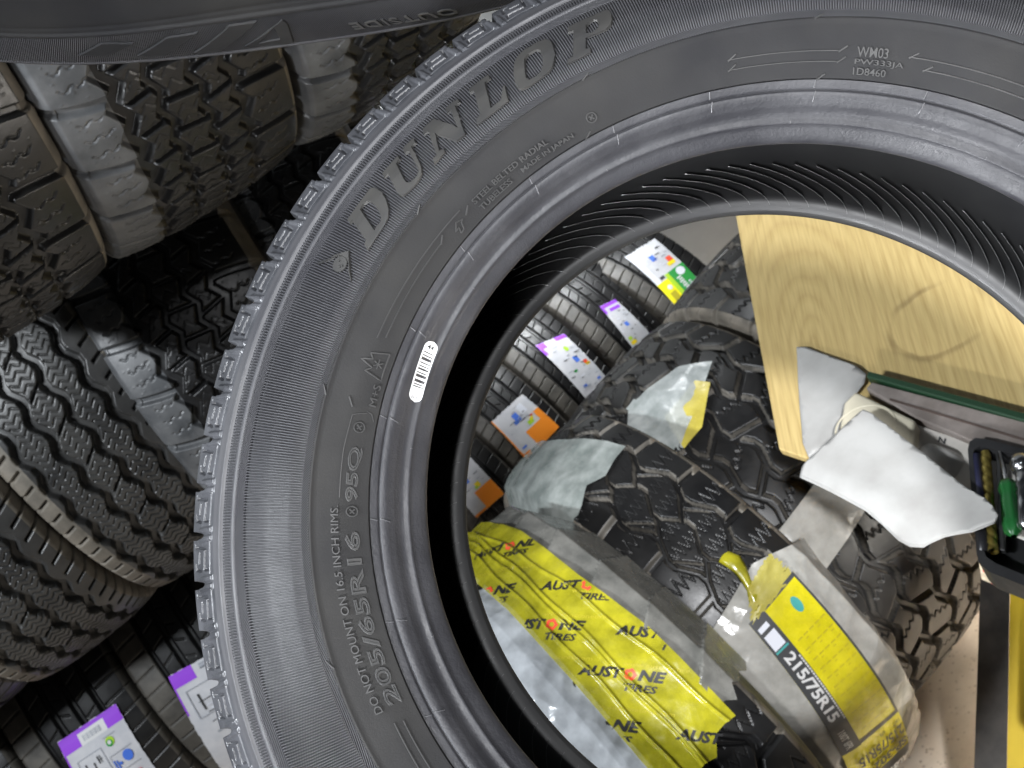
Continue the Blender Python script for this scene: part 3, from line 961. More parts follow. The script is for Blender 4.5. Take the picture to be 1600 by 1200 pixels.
# ================================================================== tyre hanging in at the top
TN = np.array([-0.0197, -0.8878, 0.4598])
TC = np.array([-0.2020, 0.3505, -0.7301])
_tx = np.array([math.cos(-.0427), 0, -math.sin(-.0427)])
_ty = np.cross(TN, _tx)
_m = np.stack([ROT @ _tx, ROT @ _ty, ROT @ TN], 1)
topt = empty("car_tyre", Matrix([[*_m[i], room(TC)[i]] for i in range(3)] + [[0, 0, 0, 1]]),
             "dark tyre lying flat at the top edge, OUTSIDE moulded upside down on its ribbed rim", "tyre")
TZR = [.195, .205, .222, .228, .250, .278, .293, .304, .3225, .333, .3385]
TZZ = [-.012, .002, .010, .014, .018, .0160, .0135, .0120, .0072, .0038, .0021]
def top_pt(r, th, h=0.0):
    z = np.interp(r, TZR, TZZ) + h
    r = r + .0575 * np.cos(2 * th) + .0218 * np.sin(2 * th)      # sags out of round under its own weight
    return np.stack([r * np.cos(th), r * np.sin(th), z + 0 * r], -1)
def top_side():
    na = 1400 * 4
    rows = [(.3400, -.012, 0), (.3398, -.004, 0), (.3392, .0, 0), (.3368, 0, 0), (.3360, 0, 1)]
    rows += [(.3355 - .0375 * k / 9, 0, 1) for k in range(10)]
    rows += [(.2975, .0, 0), (.2965, .0008, 0), (.2930, .0008, 0), (.2925, 0, 0), (.2900, 0, 0), (.2865, 0, 0), (.2855, -.0006, 0), (.2840, 0, 0)]
    rows += [(float(r), 0, 0) for r in np.linspace(.2810, .1965, 22)]
    j = np.arange(na); th = j * 2 * PI / na
    sr = np.array([0, 0, -.0010, -.0010])[j % 4]
    V = []
    for k, (r, h, s) in enumerate(rows):
        V.append(top_pt(r + 0 * th, th, h + (sr if s else 0 * th)))
    V = np.stack(V, 1).reshape(-1, 3)
    kinds = [s for _, _, s in rows]
    sm = np.array([not (kinds[k] and kinds[k + 1]) for k in range(len(rows) - 1)])
    mi = np.array([1 if (kinds[k] or kinds[k + 1] or k < 5) else 0 for k in range(len(rows) - 1)])
    return mesh("sidewall", V, grid_faces(na, len(rows), True, flip=True), [RUB, RIB], topt, np.tile(mi, na), np.tile(sm, na))
ts = top_side()
na_ = 400
th_ = np.linspace(0, 2 * PI, na_, endpoint=False)
prof_ = [(.3395, -.020), (.3410, -.035), (.3440, -.055), (.3450, -.08), (.3450, -.13), (.3440, -.16), (.340, -.175), (.332, -.19), (.29, -.215), (.24, -.215), (.21, -.205), (.197, -.19),
         (.205, -.185), (.25, -.20), (.30, -.18), (.318, -.12), (.31, -.05), (.28, -.008), (.24, -.003), (.205, -.016), (.196, -.013)]
def _sag(r):
    R = r + .0575 * np.cos(2 * th_) + .0218 * np.sin(2 * th_)
    return R
V = np.stack([np.stack([_sag(r) * np.cos(th_), _sag(r) * np.sin(th_), z + 0 * th_], -1) for r, z in prof_], 1).reshape(-1, 3)
mesh("tread", V, grid_faces(na_, len(prof_), True, flip=True), TREAD, topt, smooth=True)
TOPL = [[[(.3221, -1.9075), (.3047, -1.8531), (.3076, -1.7726), (.3238, -1.8405)]], [[(.3267, -1.7743), (.3049, -1.6921), (.3031, -1.6046), (.3303, -1.7096)]],
        [[(.3311, -1.6421), (.3004, -1.5184), (.3001, -1.4361), (.3325, -1.5737)]],
        [[(.3302, -1.5117), (.3018, -1.3697), (.3068, -1.3626), (.3334, -1.387), (.3352, -1.4017)], [(.3268, -1.4671), (.3107, -1.4085), (.3259, -1.4135)]]]
for loops in TOPL:
    bm = bmesh.new()
    b = poly2d([[(t * .31, r) for r, t in lp] for lp in loops], .006)
    chamfer(b, .0008, .0014)
    for v in b.verts:
        x, y, z = v.co
        v.co = top_pt(np.array(y), np.array(x / .31), z - .0003)
    append_bm(bm, b)
    from_bm("raised_letter", bm, RUB, ts)
bm = bmesh.new()
b = text2d("OUTSIDE", 1, 0, .01, 1.1, 2)
thicken(b, .0011)
fit_x(b, (1.2246 - .9800) * .327)
y0 = min(v.co.y for v in b.verts); y1 = max(v.co.y for v in b.verts)
for v in b.verts:
    x, y, z = v.co
    v.co = top_pt(np.array(.3185 + .0035 * (1 - x / .08) + (y - y0) / (y1 - y0) * .0095), np.array(-.980 - x / .327), z - .0002)
append_bm(bm, b)
from_bm("text_line", bm, LET, ts)
# ================================================================== labels and films on the tyres
def ink(name, c, rough=.45):
    return mat(name, c, rough)
INK = dict(white=WHITE, black=BLACK, purple=ink("purple_ink", (.27, .055, .62)), orange=ink("orange_ink", (.86, .26, .02)), green=ink("green_ink", (.025, .26, .05)),
           lime=ink("lime_ink", (.36, .58, .03)), yellow=ink("yellow_ink", (.80, .72, .01)), blue=ink("blue_ink", (.06, .16, .62)), red=ink("red_ink", (.70, .07, .03)),
           grey=ink("grey_ink", (.30, .32, .36)), pale=ink("pale_ink", (.62, .64, .70)), dark=ink("charcoal_ink", (.045, .047, .05)), teal=ink("teal_ink", (.05, .32, .30)),
           olive=ink("olive_ink", (.42, .36, .02)), amber=ink("amber_ink", (.80, .60, .01)))

def crumple(a, b, seed, scale):
    """creased film: flat facets meeting in sharp folds, 0..1"""
    r = np.random.default_rng(seed)
    s, tot = 0, 0
    for i in range(9):
        t = r.uniform(0, PI); k = scale * (.22 + .13 * i); ph = r.uniform(0, 6.28)
        p = a * math.cos(t) + b * math.sin(t); q = -a * math.sin(t) + b * math.cos(t)
        f = np.abs(((k * p + ph + .9 * np.abs(((k * .31 * q + ph * 3) % 2) - 1)) % 2) - 1)
        w = 1 / (1 + .45 * i)
        s = s + w * f ** 1.6; tot += w
    return s / tot * 1.6

class Surf:
    """outer surface of a tyre: (x, angle in degrees, height) -> local point"""
    def __init__(self, R, w, drop):
        self.R, self.w, self.drop = R, w, drop
    def rad(self, x):
        a = np.abs(x) / (self.w / 2)
        return self.R - self.drop * np.minimum(a, 1) ** 3 - np.maximum(np.abs(x) - self.w / 2, 0) * 1.7
    def __call__(self, x, deg, h):
        t = np.radians(deg); r = self.rad(x) + h
        return np.stack([x + 0 * r, -r * np.sin(t), r * np.cos(t)], -1)

class Patch:
    """four-cornered sheet on a tyre surface, with printing laid on it"""
    def __init__(self, surf, quad, lift, wr, seed):
        self.s, self.q, self.lift, self.wr, self.seed = surf, np.array(quad, float), lift, wr, seed
    def at(self, u, v, h=0.0):
        u = np.asarray(u, float); v = np.asarray(v, float)
        tl, tr, br, bl = self.q
        c = [(tl[k] * (1 - u) + tr[k] * u) * (1 - v) + (bl[k] * (1 - u) + br[k] * u) * v for k in (0, 1)]
        hh = self.lift + self.wr * crumple(u * .1, v * .1, self.seed, 45) + h
        return self.s(c[0], c[1], hh)
    def sheet(self, name, root, m, nu=24, nv=36, edge=0.0):
        U, W = np.meshgrid(np.linspace(0, 1, nu), np.linspace(0, 1, nv), indexing="ij")
        if edge:
            r = np.random.default_rng(self.seed)
            W = W + edge * (W - .5) * r.uniform(-1, 1, (nu, 1)); U = U + edge * (U - .5) * r.uniform(-1, 1, (1, nv))
        return mesh(name, self.at(U, W).reshape(-1, 3), grid_faces(nu, nv), m, root, smooth=True)
    def printing(self, parent, items, name="printing"):
        bm = bmesh.new(); mats = []
        def slot(c):
            if INK[c] not in mats:
                mats.append(INK[c])
            return mats.index(INK[c])
        for n, it in enumerate(items):
            kind, c = it[0], it[1]
            lvl = .0004 + .00004 * n
            if kind == "rect":
                u0, v0, u1, v1 = it[2:6]
                nu, nv = max(2, int(abs(u1 - u0) * 16) + 1), max(2, int(abs(v1 - v0) * 24) + 1)
                U, W = np.meshgrid(np.linspace(u0, u1, nu), np.linspace(v0, v1, nv), indexing="ij")
                P = self.at(U, W, lvl)
                vs = [[bm.verts.new(P[i, j]) for j in range(nv)] for i in range(nu)]
                for i in range(nu - 1):
                    for j in range(nv - 1):
                        f = bm.faces.new((vs[i][j], vs[i + 1][j], vs[i + 1][j + 1], vs[i][j + 1])); f.material_index = slot(c)
            elif kind == "disc":
                u, v, ru, rv = it[2:6]
                vs = [bm.verts.new(self.at(u + ru * math.cos(a), v + rv * math.sin(a), lvl)) for a in np.linspace(0, 2 * PI, 18, endpoint=False)]
                f = bm.faces.new(vs); f.material_index = slot(c)
            elif kind == "text":
                # (body, origin u v, along du dv, up du dv): the box that the text fills
                body, o, al, up = it[2:6]
                b = text2d(body, 1, it[6] if len(it) > 6 else 0, it[7] if len(it) > 7 else .015)
                cut2d(b, .5)
                x0 = min(v.co.x for v in b.verts); x1 = max(v.co.x for v in b.verts)
                y0 = min(v.co.y for v in b.verts); y1 = max(v.co.y for v in b.verts)
                for v in b.verts:
                    s_ = (v.co.x - x0) / (x1 - x0); t_ = (v.co.y - y0) / (y1 - y0)
                    v.co = self.at(o[0] + al[0] * s_ + up[0] * t_, o[1] + al[1] * s_ + up[1] * t_, lvl)
                from_bm("printed_text", b, INK[c], parent)
        o = from_bm(name, bm, mats, parent)
        return o

def scribble(seed, n, u0, v0, u1, v1, cols=("grey", "dark", "pale"), w=(.04, .16), h=(.006, .018)):
    r = random.Random(seed); out = []
    for _ in range(n):
        a = r.uniform(*w); b = r.uniform(*h)
        u = r.uniform(u0, max(u0 + .001, u1 - a)); v = r.uniform(v0, v1 - b)
        out.append(("rect", r.choice(cols), u, v, u + a, v + b))
    return out

LABEL = mottle(mat("label_paper", (.8, .8, .82)), (.46, .47, .50), (.55, .55, .57), 30, .35, .5, .1, 200)
road = Surf(.322, .20, .007)
# purple topped label, bottom left
p = Patch(road, [(-.0347, 58.2), (.0762, 58.2), (.0500, 98), (-.075, 98)], .0012, .0012, 5)
st = p.sheet("paper_label", t8, LABEL, edge=.012)
bars = [("rect", "grey", .36 + .022 * k, .055, .36 + .022 * k + (.008 if k % 3 else .014), .10) for k in range(14)]
p.printing(st, [("rect", "purple", 0, 0, 1, .12), ("rect", "purple", 0, .12, .022, 1), ("rect", "white", .30, .03, .74, .122)] + bars +
           [("rect", "grey", .12, .20, .52, .205), ("rect", "grey", .12, .42, .52, .425), ("rect", "grey", .12, .20, .13, .42), ("rect", "grey", .51, .20, .52, .42),
            ("rect", "dark", .20, .25, .22, .38), ("rect", "dark", .18, .31, .34, .317), ("rect", "dark", .32, .27, .34, .35), ("rect", "dark", .40, .24, .42, .30), ("rect", "dark", .44, .24, .45, .30), ("rect", "dark", .40, .27, .47, .275),
            ("disc", "lime", .68, .20, .065, .036), ("disc", "green", .665, .21, .05, .028), ("disc", "white", .665, .205, .028, .016),
            ("rect", "grey", .60, .155, .80, .160), ("rect", "grey", .56, .30, .92, .304), ("rect", "grey", .56, .30, .566, .44), ("rect", "grey", .56, .44, .92, .444),
            ("disc", "blue", .80, .36, .075, .045), ("disc", "blue", .66, .385, .022, .014), ("rect", "blue", .61, .35, .63, .42), ("rect", "blue", .575, .34, .59, .43),
            ("rect", "green", .22, .52, .44, .56), ("rect", "lime", .22, .58, .50, .62), ("rect", "red", .58, .50, .86, .54), ("rect", "orange", .58, .545, .90, .59), ("rect", "amber", .58, .60, .94, .64)] +
           scribble(4, 14, .10, .66, .9, .98))
p = Patch(road, [(-.0516, 60.3), (.085, 62.0), (.085, 99), (-.090, 99)], .0012, .0014, 8)
st = p.sheet("paper_label", t9, LABEL, edge=.012)
p.printing(st, [("rect", "purple", 0, 0, .30, .11), ("rect", "purple", 0, .11, .018, .34)] + scribble(6, 10, .34, .02, .9, .09, ("grey", "dark")) + scribble(7, 26, .14, .16, .9, .9, ("pale", "grey", "dark")) + [("rect", "grey", .10, .16, .5, .166), ("rect", "grey", .10, .40, .5, .406), ("rect", "grey", .10, .16, .11, .40), ("rect", "dark", .2, .22, .22, .36), ("rect", "dark", .18, .28, .36, .286)])
K = FSR / FSX
def far_patch(k, quad, seed):
    pp = Patch(road, [(x * K, d) for x, d in quad], .0025, .0016, seed)
    return pp, pp.sheet("paper_label", far[k], LABEL, edge=.02)
p, st = far_patch(3, [(-.0511, 45.4), (.0625, 47.3), (.0683, 71.2), (-.0601, 69.5)], 11)
p.printing(st, [("rect", "orange", 0, 0, .03, .95), ("rect", "orange", .40, .60, 1, 1), ("rect", "orange", .84, .40, 1, .60), ("rect", "dark", .18, .92, .30, .97), ("rect", "orange", .02, .90, .20, 1),
               ("rect", "lime", .58, .47, .72, .56), ("rect", "amber", .66, .42, .76, .50), ("rect", "red", .72, .40, .80, .44), ("rect", "blue", .42, .18, .56, .36), ("rect", "blue", .35, .30, .46, .38),
               ("disc", "grey", .60, .30, .05, .03), ("rect", "pale", .64, .10, .80, .30), ("rect", "blue", .10, .78, .22, .82)] + scribble(21, 16, .06, .06, .8, .56) + [("disc", "white", .05, .94, .035, .03), ("disc", "white", .05, 1.03, .035, .03)])
p, st = far_patch(4, [(-.052, 47.6), (.0417, 49.5), (.034, 72.7), (-.0633, 70.7)], 12)
p.printing(st, [("rect", "orange", .40, .58, 1, 1), ("rect", "orange", 0, .95, .4, 1), ("rect", "amber", .55, .44, .7, .55), ("rect", "lime", .50, .5, .6, .56), ("rect", "blue", .4, .2, .52, .36)] + scribble(22, 14, .06, .06, .9, .5))
p, st = far_patch(0, [(-.0119, 36.3), (.0639, 42.5), (.0571, 73.0), (-.0265, 72.2)], 13)
p.printing(st, [("rect", "purple", 0, 0, .26, .10), ("rect", "purple", .62, 0, 1, .07), ("rect", "purple", 0, .1, .10, .20), ("disc", "lime", .66, .24, .07, .045), ("rect", "blue", .58, .40, .74, .50), ("rect", "red", .78, .52, .9, .58),
               ("rect", "amber", .78, .58, .94, .62), ("rect", "green", .30, .58, .44, .61), ("rect", "blue", .2, .82, .34, .86), ("rect", "blue", .74, .86, .86, .9)] + scribble(23, 34, .06, .12, .96, .96))
p, st = far_patch(1, [(-.0133, 44.2), (.0311, 47.2), (.0291, 75.4), (-.0393, 73.9)], 14)
p.printing(st, [("rect", "purple", 0, 0, 1, .06), ("rect", "purple", 0, .06, .12, .16), ("rect", "purple", .30, .10, .9, .16), ("rect", "blue", .40, .42, .58, .50), ("rect", "amber", .10, .74, .34, .80), ("rect", "red", .14, .86, .36, .90), ("rect", "lime", .10, .66, .28, .72)] + scribble(24, 30, .06, .16, .96, .96))
p, st = far_patch(2, [(-.0272, 24.0), (.0644, 29.7), (.0351, 67.4), (-.0643, 65.5)], 15)
p.printing(st, [("rect", "green", .36, .47, 1, 1), ("rect", "yellow", 0, .52, .36, 1), ("rect", "pale", 0, .0, .16, .52), ("rect", "blue", .42, .16, .56, .26), ("rect", "red", .74, .30, .9, .37), ("rect", "amber", .66, .37, .9, .42), ("rect", "dark", .20, .46, .34, .50),
               ("disc", "pale", .80, .54, .13, .055), ("rect", "lime", .36, .47, .48, 1), ("rect", "olive", .12, .68, .30, .92), ("disc", "white", .24, .62, .07, .03)] +
           [("rect", "white", .56 + .03 * (k % 2), .585 + .03 * k, .70, .603 + .03 * k) for k in range(8)] + [("rect", "pale", .76, .70 + .03 * k, .84, .715 + .03 * k) for k in range(6)] + scribble(25, 14, .20, .04, .96, .40))

def film(name, c0, c1, rough, alpha, scale=30):
    m = mottle(mat(name, c0, rough, .6), c0, c1, scale, rough * .7, rough * 1.4, .35, 90)
    bsdf(m).inputs["Alpha"].default_value = alpha
    return m
F_YEL = film("yellow_film", (.26, .24, .012), (.45, .41, .020), .24, .84)
F_SIL = film("silver_film", (.33, .345, .36), (.50, .52, .54), .18, .90)
F_GRY = film("smoky_film", (.12, .12, .11), (.23, .225, .205), .22, .82)
F_CLR = film("clear_film", (.30, .295, .27), (.44, .43, .40), .18, .90)
F_GRN = film("frosted_film", (.22, .25, .235), (.42, .45, .43), .18, .74)

def sheet_on(surf, root, name, m, xl, xr, t0, t1, nx, nt, lift, amp, seed, scale=55, extra=None, ragged=0.0):
    r = np.random.default_rng(seed)
    s = np.linspace(0, 1, nx)[:, None]; t = np.linspace(0, 1, nt)[None, :]
    x0 = s + 0 * t
    ta = t0(s) if callable(t0) else t0 + 0 * s
    tb = t1(s) if callable(t1) else t1 + 0 * s
    jag = np.interp(np.linspace(0, 1, nx), np.linspace(0, 1, 8), r.uniform(-1, 1, 8))[:, None] * ragged * 1.6
    T = ta * (1 - t) + (tb + jag) * t
    X = xl(T) * (1 - x0) + xr(T) * x0
    H = lift + amp * crumple(X, np.radians(T) * .33, seed, scale)
    if extra is not None:
        H = H + extra(X, T)
    return mesh(name, surf(X, T, H).reshape(-1, 3), grid_faces(nx, nt), m, root, smooth=True)

SA = Surf(.325, .19, .009)
ip = lambda xs, ys: (lambda t: np.interp(t, xs, ys))
yl = ip([-40, -13, 4.5, 25, 46, 60], [.012, -.019, -.021, -.031, -.043, -.046])
yr = ip([-40, -10, 12, 30, 60], [.050, .066, .064, .072, .066])
rid = lambda X, T: sum(.0030 * np.exp(-((X - (xc + .0016 * np.sin(T * .28 + xc * 90) + sl * (T - 15) * .0001)) / .0020) ** 2) for xc, sl in ((-.006, -4), (.012, -2), (.019, -2.6), (.046, 3)))
yf = sheet_on(SA, tA, "yellow_film", F_YEL, yl, yr, -40, 55, 130, 260, .0105, .0062, 31, 46, rid, 1.5)
sheet_on(SA, tA, "silver_film", F_SIL, lambda t: yl(t) + .006, lambda t: -.150 + 0 * t, -40, 62, 110, 200, .0022, .0100, 32, 70, lambda X, T: -.006 * np.clip(1 - (yl(T) - X) / .02, 0, 1), 1.0)
flap = lambda X, T: .010 * np.clip(1 - ((T + 30 * (X - .07) * 4) % 14.5) / 9, 0, 1) ** 1.5
sheet_on(SA, tA, "smoky_film", F_GRY, lambda t: yr(t) - .005, lambda t: .132 + 0 * t, -40, 50, 60, 240, .0030, .0040, 33, 40, flap, 1.5)
# printing on the yellow film
bm = bmesh.new()
ET = np.array([.0644, math.radians(14.2) * .33]); ET_L = np.linalg.norm(ET); E1 = ET / ET_L; E2 = np.array([E1[1], -E1[0]])
def film_word(x, deg, wd=1.0):
    o = np.array([x, math.radians(deg) * .33])
    for body, a, b, up, h, c, sh, bold in (("AUST", 0, .50, 0, .0125, 1, .28, .045), ("NE", .64, .95, 0, .0125, 1, .28, .045), ("TIRES", .50, .86, -.0125, .0085, 1, .28, .03), ("www.austonetires.com", .12, 1.06, -.034, .0042, 0, .2, .0)):
        b_ = text2d(body, 1, sh, bold, 1.0, 2)
        xs = [v.co.x for v in b_.verts]; ys = [v.co.y for v in b_.verts]
        x0, x1, y0, y1 = min(xs), max(xs), min(ys), max(ys)
        for v in b_.verts:
            p_ = o + E1 * ET_L * (a + (b - a) * (v.co.x - x0) / (x1 - x0)) + E2 * (up + h * (v.co.y - y0) / (y1 - y0))
            v.co = (p_[0], p_[1], c)
        append_bm(bm, b_, c)
    ctr_ = o + E1 * ET_L * .565 + E2 * .006
    for k in range(14):
        a0, a1 = 2 * PI * k / 14, 2 * PI * (k + 1) / 14
        q = []
        for a, rr in ((a0, .0066), (a1, .0066), (a1, .0030), (a0, .0030)):
            w_ = rr * (1 + .14 * math.cos(5 * a))
            p_ = ctr_ + E1 * w_ * math.cos(a) + E2 * w_ * math.sin(a)
            q.append(bm.verts.new((p_[0], p_[1], 2)))
        f = bm.faces.new(q); f.material_index = 2
for x, d in ((-.0236, 26.5), (-.0416, 8.0), (.0202, 7.6), (.0007, -16.0), (.0387, 26.4), (-.083, 29.3), (.0003, 48.0), (-.060, -10.5), (.062, 8.5)):
    film_word(x, d)
kill = [f for f in bm.faces if not (yl(math.degrees(f.calc_center_median().y / .33)) + .003 < f.calc_center_median().x < yr(math.degrees(f.calc_center_median().y / .33)) - .003) or not (-36 < math.degrees(f.calc_center_median().y / .33) < 54)]
bmesh.ops.delete(bm, geom=kill, context="FACES")
cut2d(bm, .004)
for v in bm.verts:
    x, s_, _ = v.co
    dg_ = math.degrees(s_ / .33)
    h_ = .0105 + .0062 * float(crumple(np.array(x), np.array(math.radians(dg_) * .33), 31, 46)) + float(rid(np.array(x), np.array(dg_))) + .0005
    v.co = SA(np.array(x), np.array(dg_), h_)
from_bm("printing", bm, [INK["olive"], BLACK, INK["red"]], yf)

SB = Surf(.340, .155, .009)
topB = lambda s: np.interp(s, [0, .55, 1], [48.5, 44.5, 50.5])
cf = sheet_on(SB, tB, "clear_film", F_CLR, lambda t: np.interp(t, [44, 56, 120], [-.106, -.112, -.125]), lambda t: np.interp(t, [46, 56, 70], [.125, .098, .088]), topB, 118, 124, 240, .0036, .0120, 41, 44)
sheet_on(SB, tB, "frosted_film", F_GRN, lambda t: -.134 + 0 * t, lambda t: np.interp(t, [-24, 3], [.005, .045]), -34, lambda s: np.interp(s, [0, .35, 1], [-.5, 6, 2.5]), 90, 150, .0036, .0080, 42, 34, None, 1.0)
# the bag's free end laps over the neighbouring tyre
SCp = Surf(.350, .23, .009)
Uf, Wf = np.meshgrid(np.linspace(0, 1, 40), np.linspace(0, 1, 40), indexing="ij")
FQ = [(-.112, 46.8), (.0, 45.8), (.012, 58.0), (-.100, 60.5)]
fx_ = [(FQ[0][k] * (1 - Uf) + FQ[1][k] * Uf) * (1 - Wf) + (FQ[3][k] * (1 - Uf) + FQ[2][k] * Uf) * Wf for k in (0, 1)]
fl_ = SCp(fx_[0], fx_[1], .010 + .010 * crumple(fx_[0], np.radians(fx_[1]) * .35, 83, 34)).reshape(-1, 3)
mCB = np.array(tB.matrix_world.inverted() @ tC.matrix_world)
mesh("film_flap", fl_ @ mCB[:3, :3].T + mCB[:3, 3], grid_faces(40, 40), F_CLR, tB, smooth=True)
pb = Patch(SB, [(-.0407, 52.2), (.0485, 51.8), (.0300, 116), (-.0735, 109)], .0150, .0022, 44)
F_LAB = film("label_film", (.50, .44, .010), (.66, .58, .014), .26, 1.0)
lb = pb.sheet("size_label", tB, F_LAB, 40, 90)
items = [("rect", "dark", 0, -.004, 1, .010), ("rect", "dark", 0, .010, .30, .67), ("rect", "dark", .965, .010, 1, .66), ("rect", "dark", .30, .645, 1, .665),
         ("rect", "dark", 0, .89, 1, 1), ("disc", "teal", .72, .075, .07, .030), ("rect", "pale", .04, .035, .22, .055), ("rect", "pale", .04, .07, .24, .135), ("rect", "teal", .03, .14, .26, .148)]
items += [("rect", "pale", .05 + .022 * k, .072, .06 + .022 * k, .133) for k in range(0)]
items += [("text", "white", "215/75R15", (.07, .17), (.0, .325), (.17, .0), 0, .03), ("text", "white", "100T", (.08, .555), (.0, .05), (.11, 0), 0, .02), ("text", "white", "6PR", (.08, .615), (.0, .04), (.12, 0), 0, .02)]
items += [("rect", "white", .262, .20 + .012 * k, .285, .20 + .012 * k + .009) for k in range(26)]
for r_ in range(11):
    for c_ in range(5):
        items.append(("rect", "olive", .38 + .115 * c_, .16 + .043 * r_, .38 + .115 * c_ + .085, .16 + .043 * r_ + .0045))
        if (r_ + c_) % 2:
            items.append(("rect", "olive", .38 + .115 * c_, .175 + .043 * r_, .38 + .115 * c_ + .05, .178 + .043 * r_))
items += [("text", "black", "100T", (.93, .672), (-.13, .0), (0, .020), 0, .01), ("text", "black", "6PR", (.66, .672), (-.10, .0), (0, .020), 0, .01),
          ("text", "black", "215/75R15", (.94, .705), (-.80, .012), (0, .060), 0, .035), ("text", "black", "SP-302", (.94, .785), (-.62, .012), (0, .055), 0, .05), ("rect", "black", .30, .852, .93, .856),
          ("text", "white", "AUST", (.93, .915), (-.42, .0), (0, .055), .2, .04), ("text", "white", "NE", (.36, .915), (-.22, .0), (0, .055), .2, .04),
          ("disc", "amber", .435, .943, .055, .032), ("disc", "dark", .435, .943, .022, .013)]
pb.printing(lb, items)
# knotted yellow tail of the label bag
V, nS = [], 12
path = [(.002, 39.5, .012), (.004, 41.5, .016), (.002, 44.0, .015), (-.004, 47, .013), (-.012, 50, .014), (-.020, 53, .013)]
for k, (x, d, h) in enumerate(path):
    c_ = SB(np.array(x), np.array(float(d)), h); rr = (.0085, .0105, .0080, .0055, .0095, .004)[k]
    for q in range(nS):
        a = 2 * PI * q / nS
        V.append(c_ + np.array([math.cos(a) * rr * (1 + .3 * math.sin(3 * a + k)), 0, math.sin(a) * rr * .7]))
mesh("film_tail", V, grid_faces(len(path), nS).tolist() + [[k * nS + nS - 1, (k + 1) * nS + nS - 1, (k + 1) * nS, k * nS] for k in range(len(path) - 1)], F_YEL, tB, smooth=True)
yp = Patch(SB, [(-.006, 47.0), (.044, 45.6), (.048, 52.0), (-.040, 52.6)], .0145, .004, 47)
yp.sheet("film_scrap", tB, film("faded_yellow_film", (.42, .36, .06), (.52, .46, .10), .3, .75), edge=.1)
# loose torn film on the bare tyre
SCp = Surf(.350, .23, .009)
scrap = empty("plastic_scrap", tyre_frame(CC, *OC), "torn frosted plastic film with a yellow corner lying on the large bare tyre", "plastic scrap", None)
sheet_on(SCp, scrap, "frosted_film", film("torn_film", (.30, .33, .32), (.52, .55, .54), .18, .72), lambda t: np.interp(t, [-3, 4, 14, 17], [-.075, -.121, -.118, -.100]), lambda t: np.interp(t, [-3, 1, 8, 13, 17], [-.055, .020, .052, -.02, -.085]), -4, 17, 60, 50, .006, .010, 51, 36, None, 1)
sheet_on(SCp, scrap, "yellow_corner", film("old_yellow_film", (.40, .33, .05), (.52, .44, .08), .3, .95), lambda t: np.interp(t, [8, 17], [-.060, -.085]), lambda t: np.interp(t, [8, 12, 18], [.012, .020, -.045]), 8, 18, 30, 24, .005, .008, 52, 30)

# ================================================================== desk and the things on it
DZ = .79
P0 = on_plane(1217, 701, DZ); PL = on_plane(1150, 340, DZ); PF = on_plane(1264, 717, DZ)
dx = (PF - P0)[:2]; dx = dx / np.linalg.norm(dx)
dy = (PL - P0)[:2]; dy = dy / np.linalg.norm(dy)
def desk_xy(px, py, z=DZ):
    d = on_plane(px, py, z)[:2] - P0[:2]
    M = np.stack([dx, dy], 1)
    return np.linalg.solve(M, d)
DM = Matrix([[dx[0], dy[0], 0, P0[0]], [dx[1], dy[1], 0, P0[1]], [0, 0, 1, DZ], [0, 0, 0, 1]])
# make the frame orthonormal for objects; the desk outline itself keeps its true corner angle
ex = dx; ey = np.array([-dx[1], dx[0]])
DO = Matrix([[ex[0], ey[0], 0, P0[0]], [ex[1], ey[1], 0, P0[1]], [0, 0, 1, DZ], [0, 0, 0, 1]])
def dk(px, py, z=0.0):
    d = on_plane(px, py, DZ + z)[:2] - P0[:2]
    return (float(d @ ex), float(d @ ey))

def prism(name, pts, z0, z1, m, parent, bev=0.0, seg=2):
    bm = bmesh.new()
    lo = [bm.verts.new((x, y, z0)) for x, y in pts]
    hi = [bm.verts.new((x, y, z1)) for x, y in pts]
    bm.faces.new(lo[::-1]); bm.faces.new(hi)
    n = len(pts)
    for k in range(n):
        bm.faces.new((lo[k], lo[(k + 1) % n], hi[(k + 1) % n], hi[k]))
    bmesh.ops.recalc_face_normals(bm, faces=bm.faces)
    if bev:
        bmesh.ops.bevel(bm, geom=bm.edges[:], offset=bev, segments=seg, affect="EDGES", profile=.5)
    return from_bm(name, bm, m, parent)

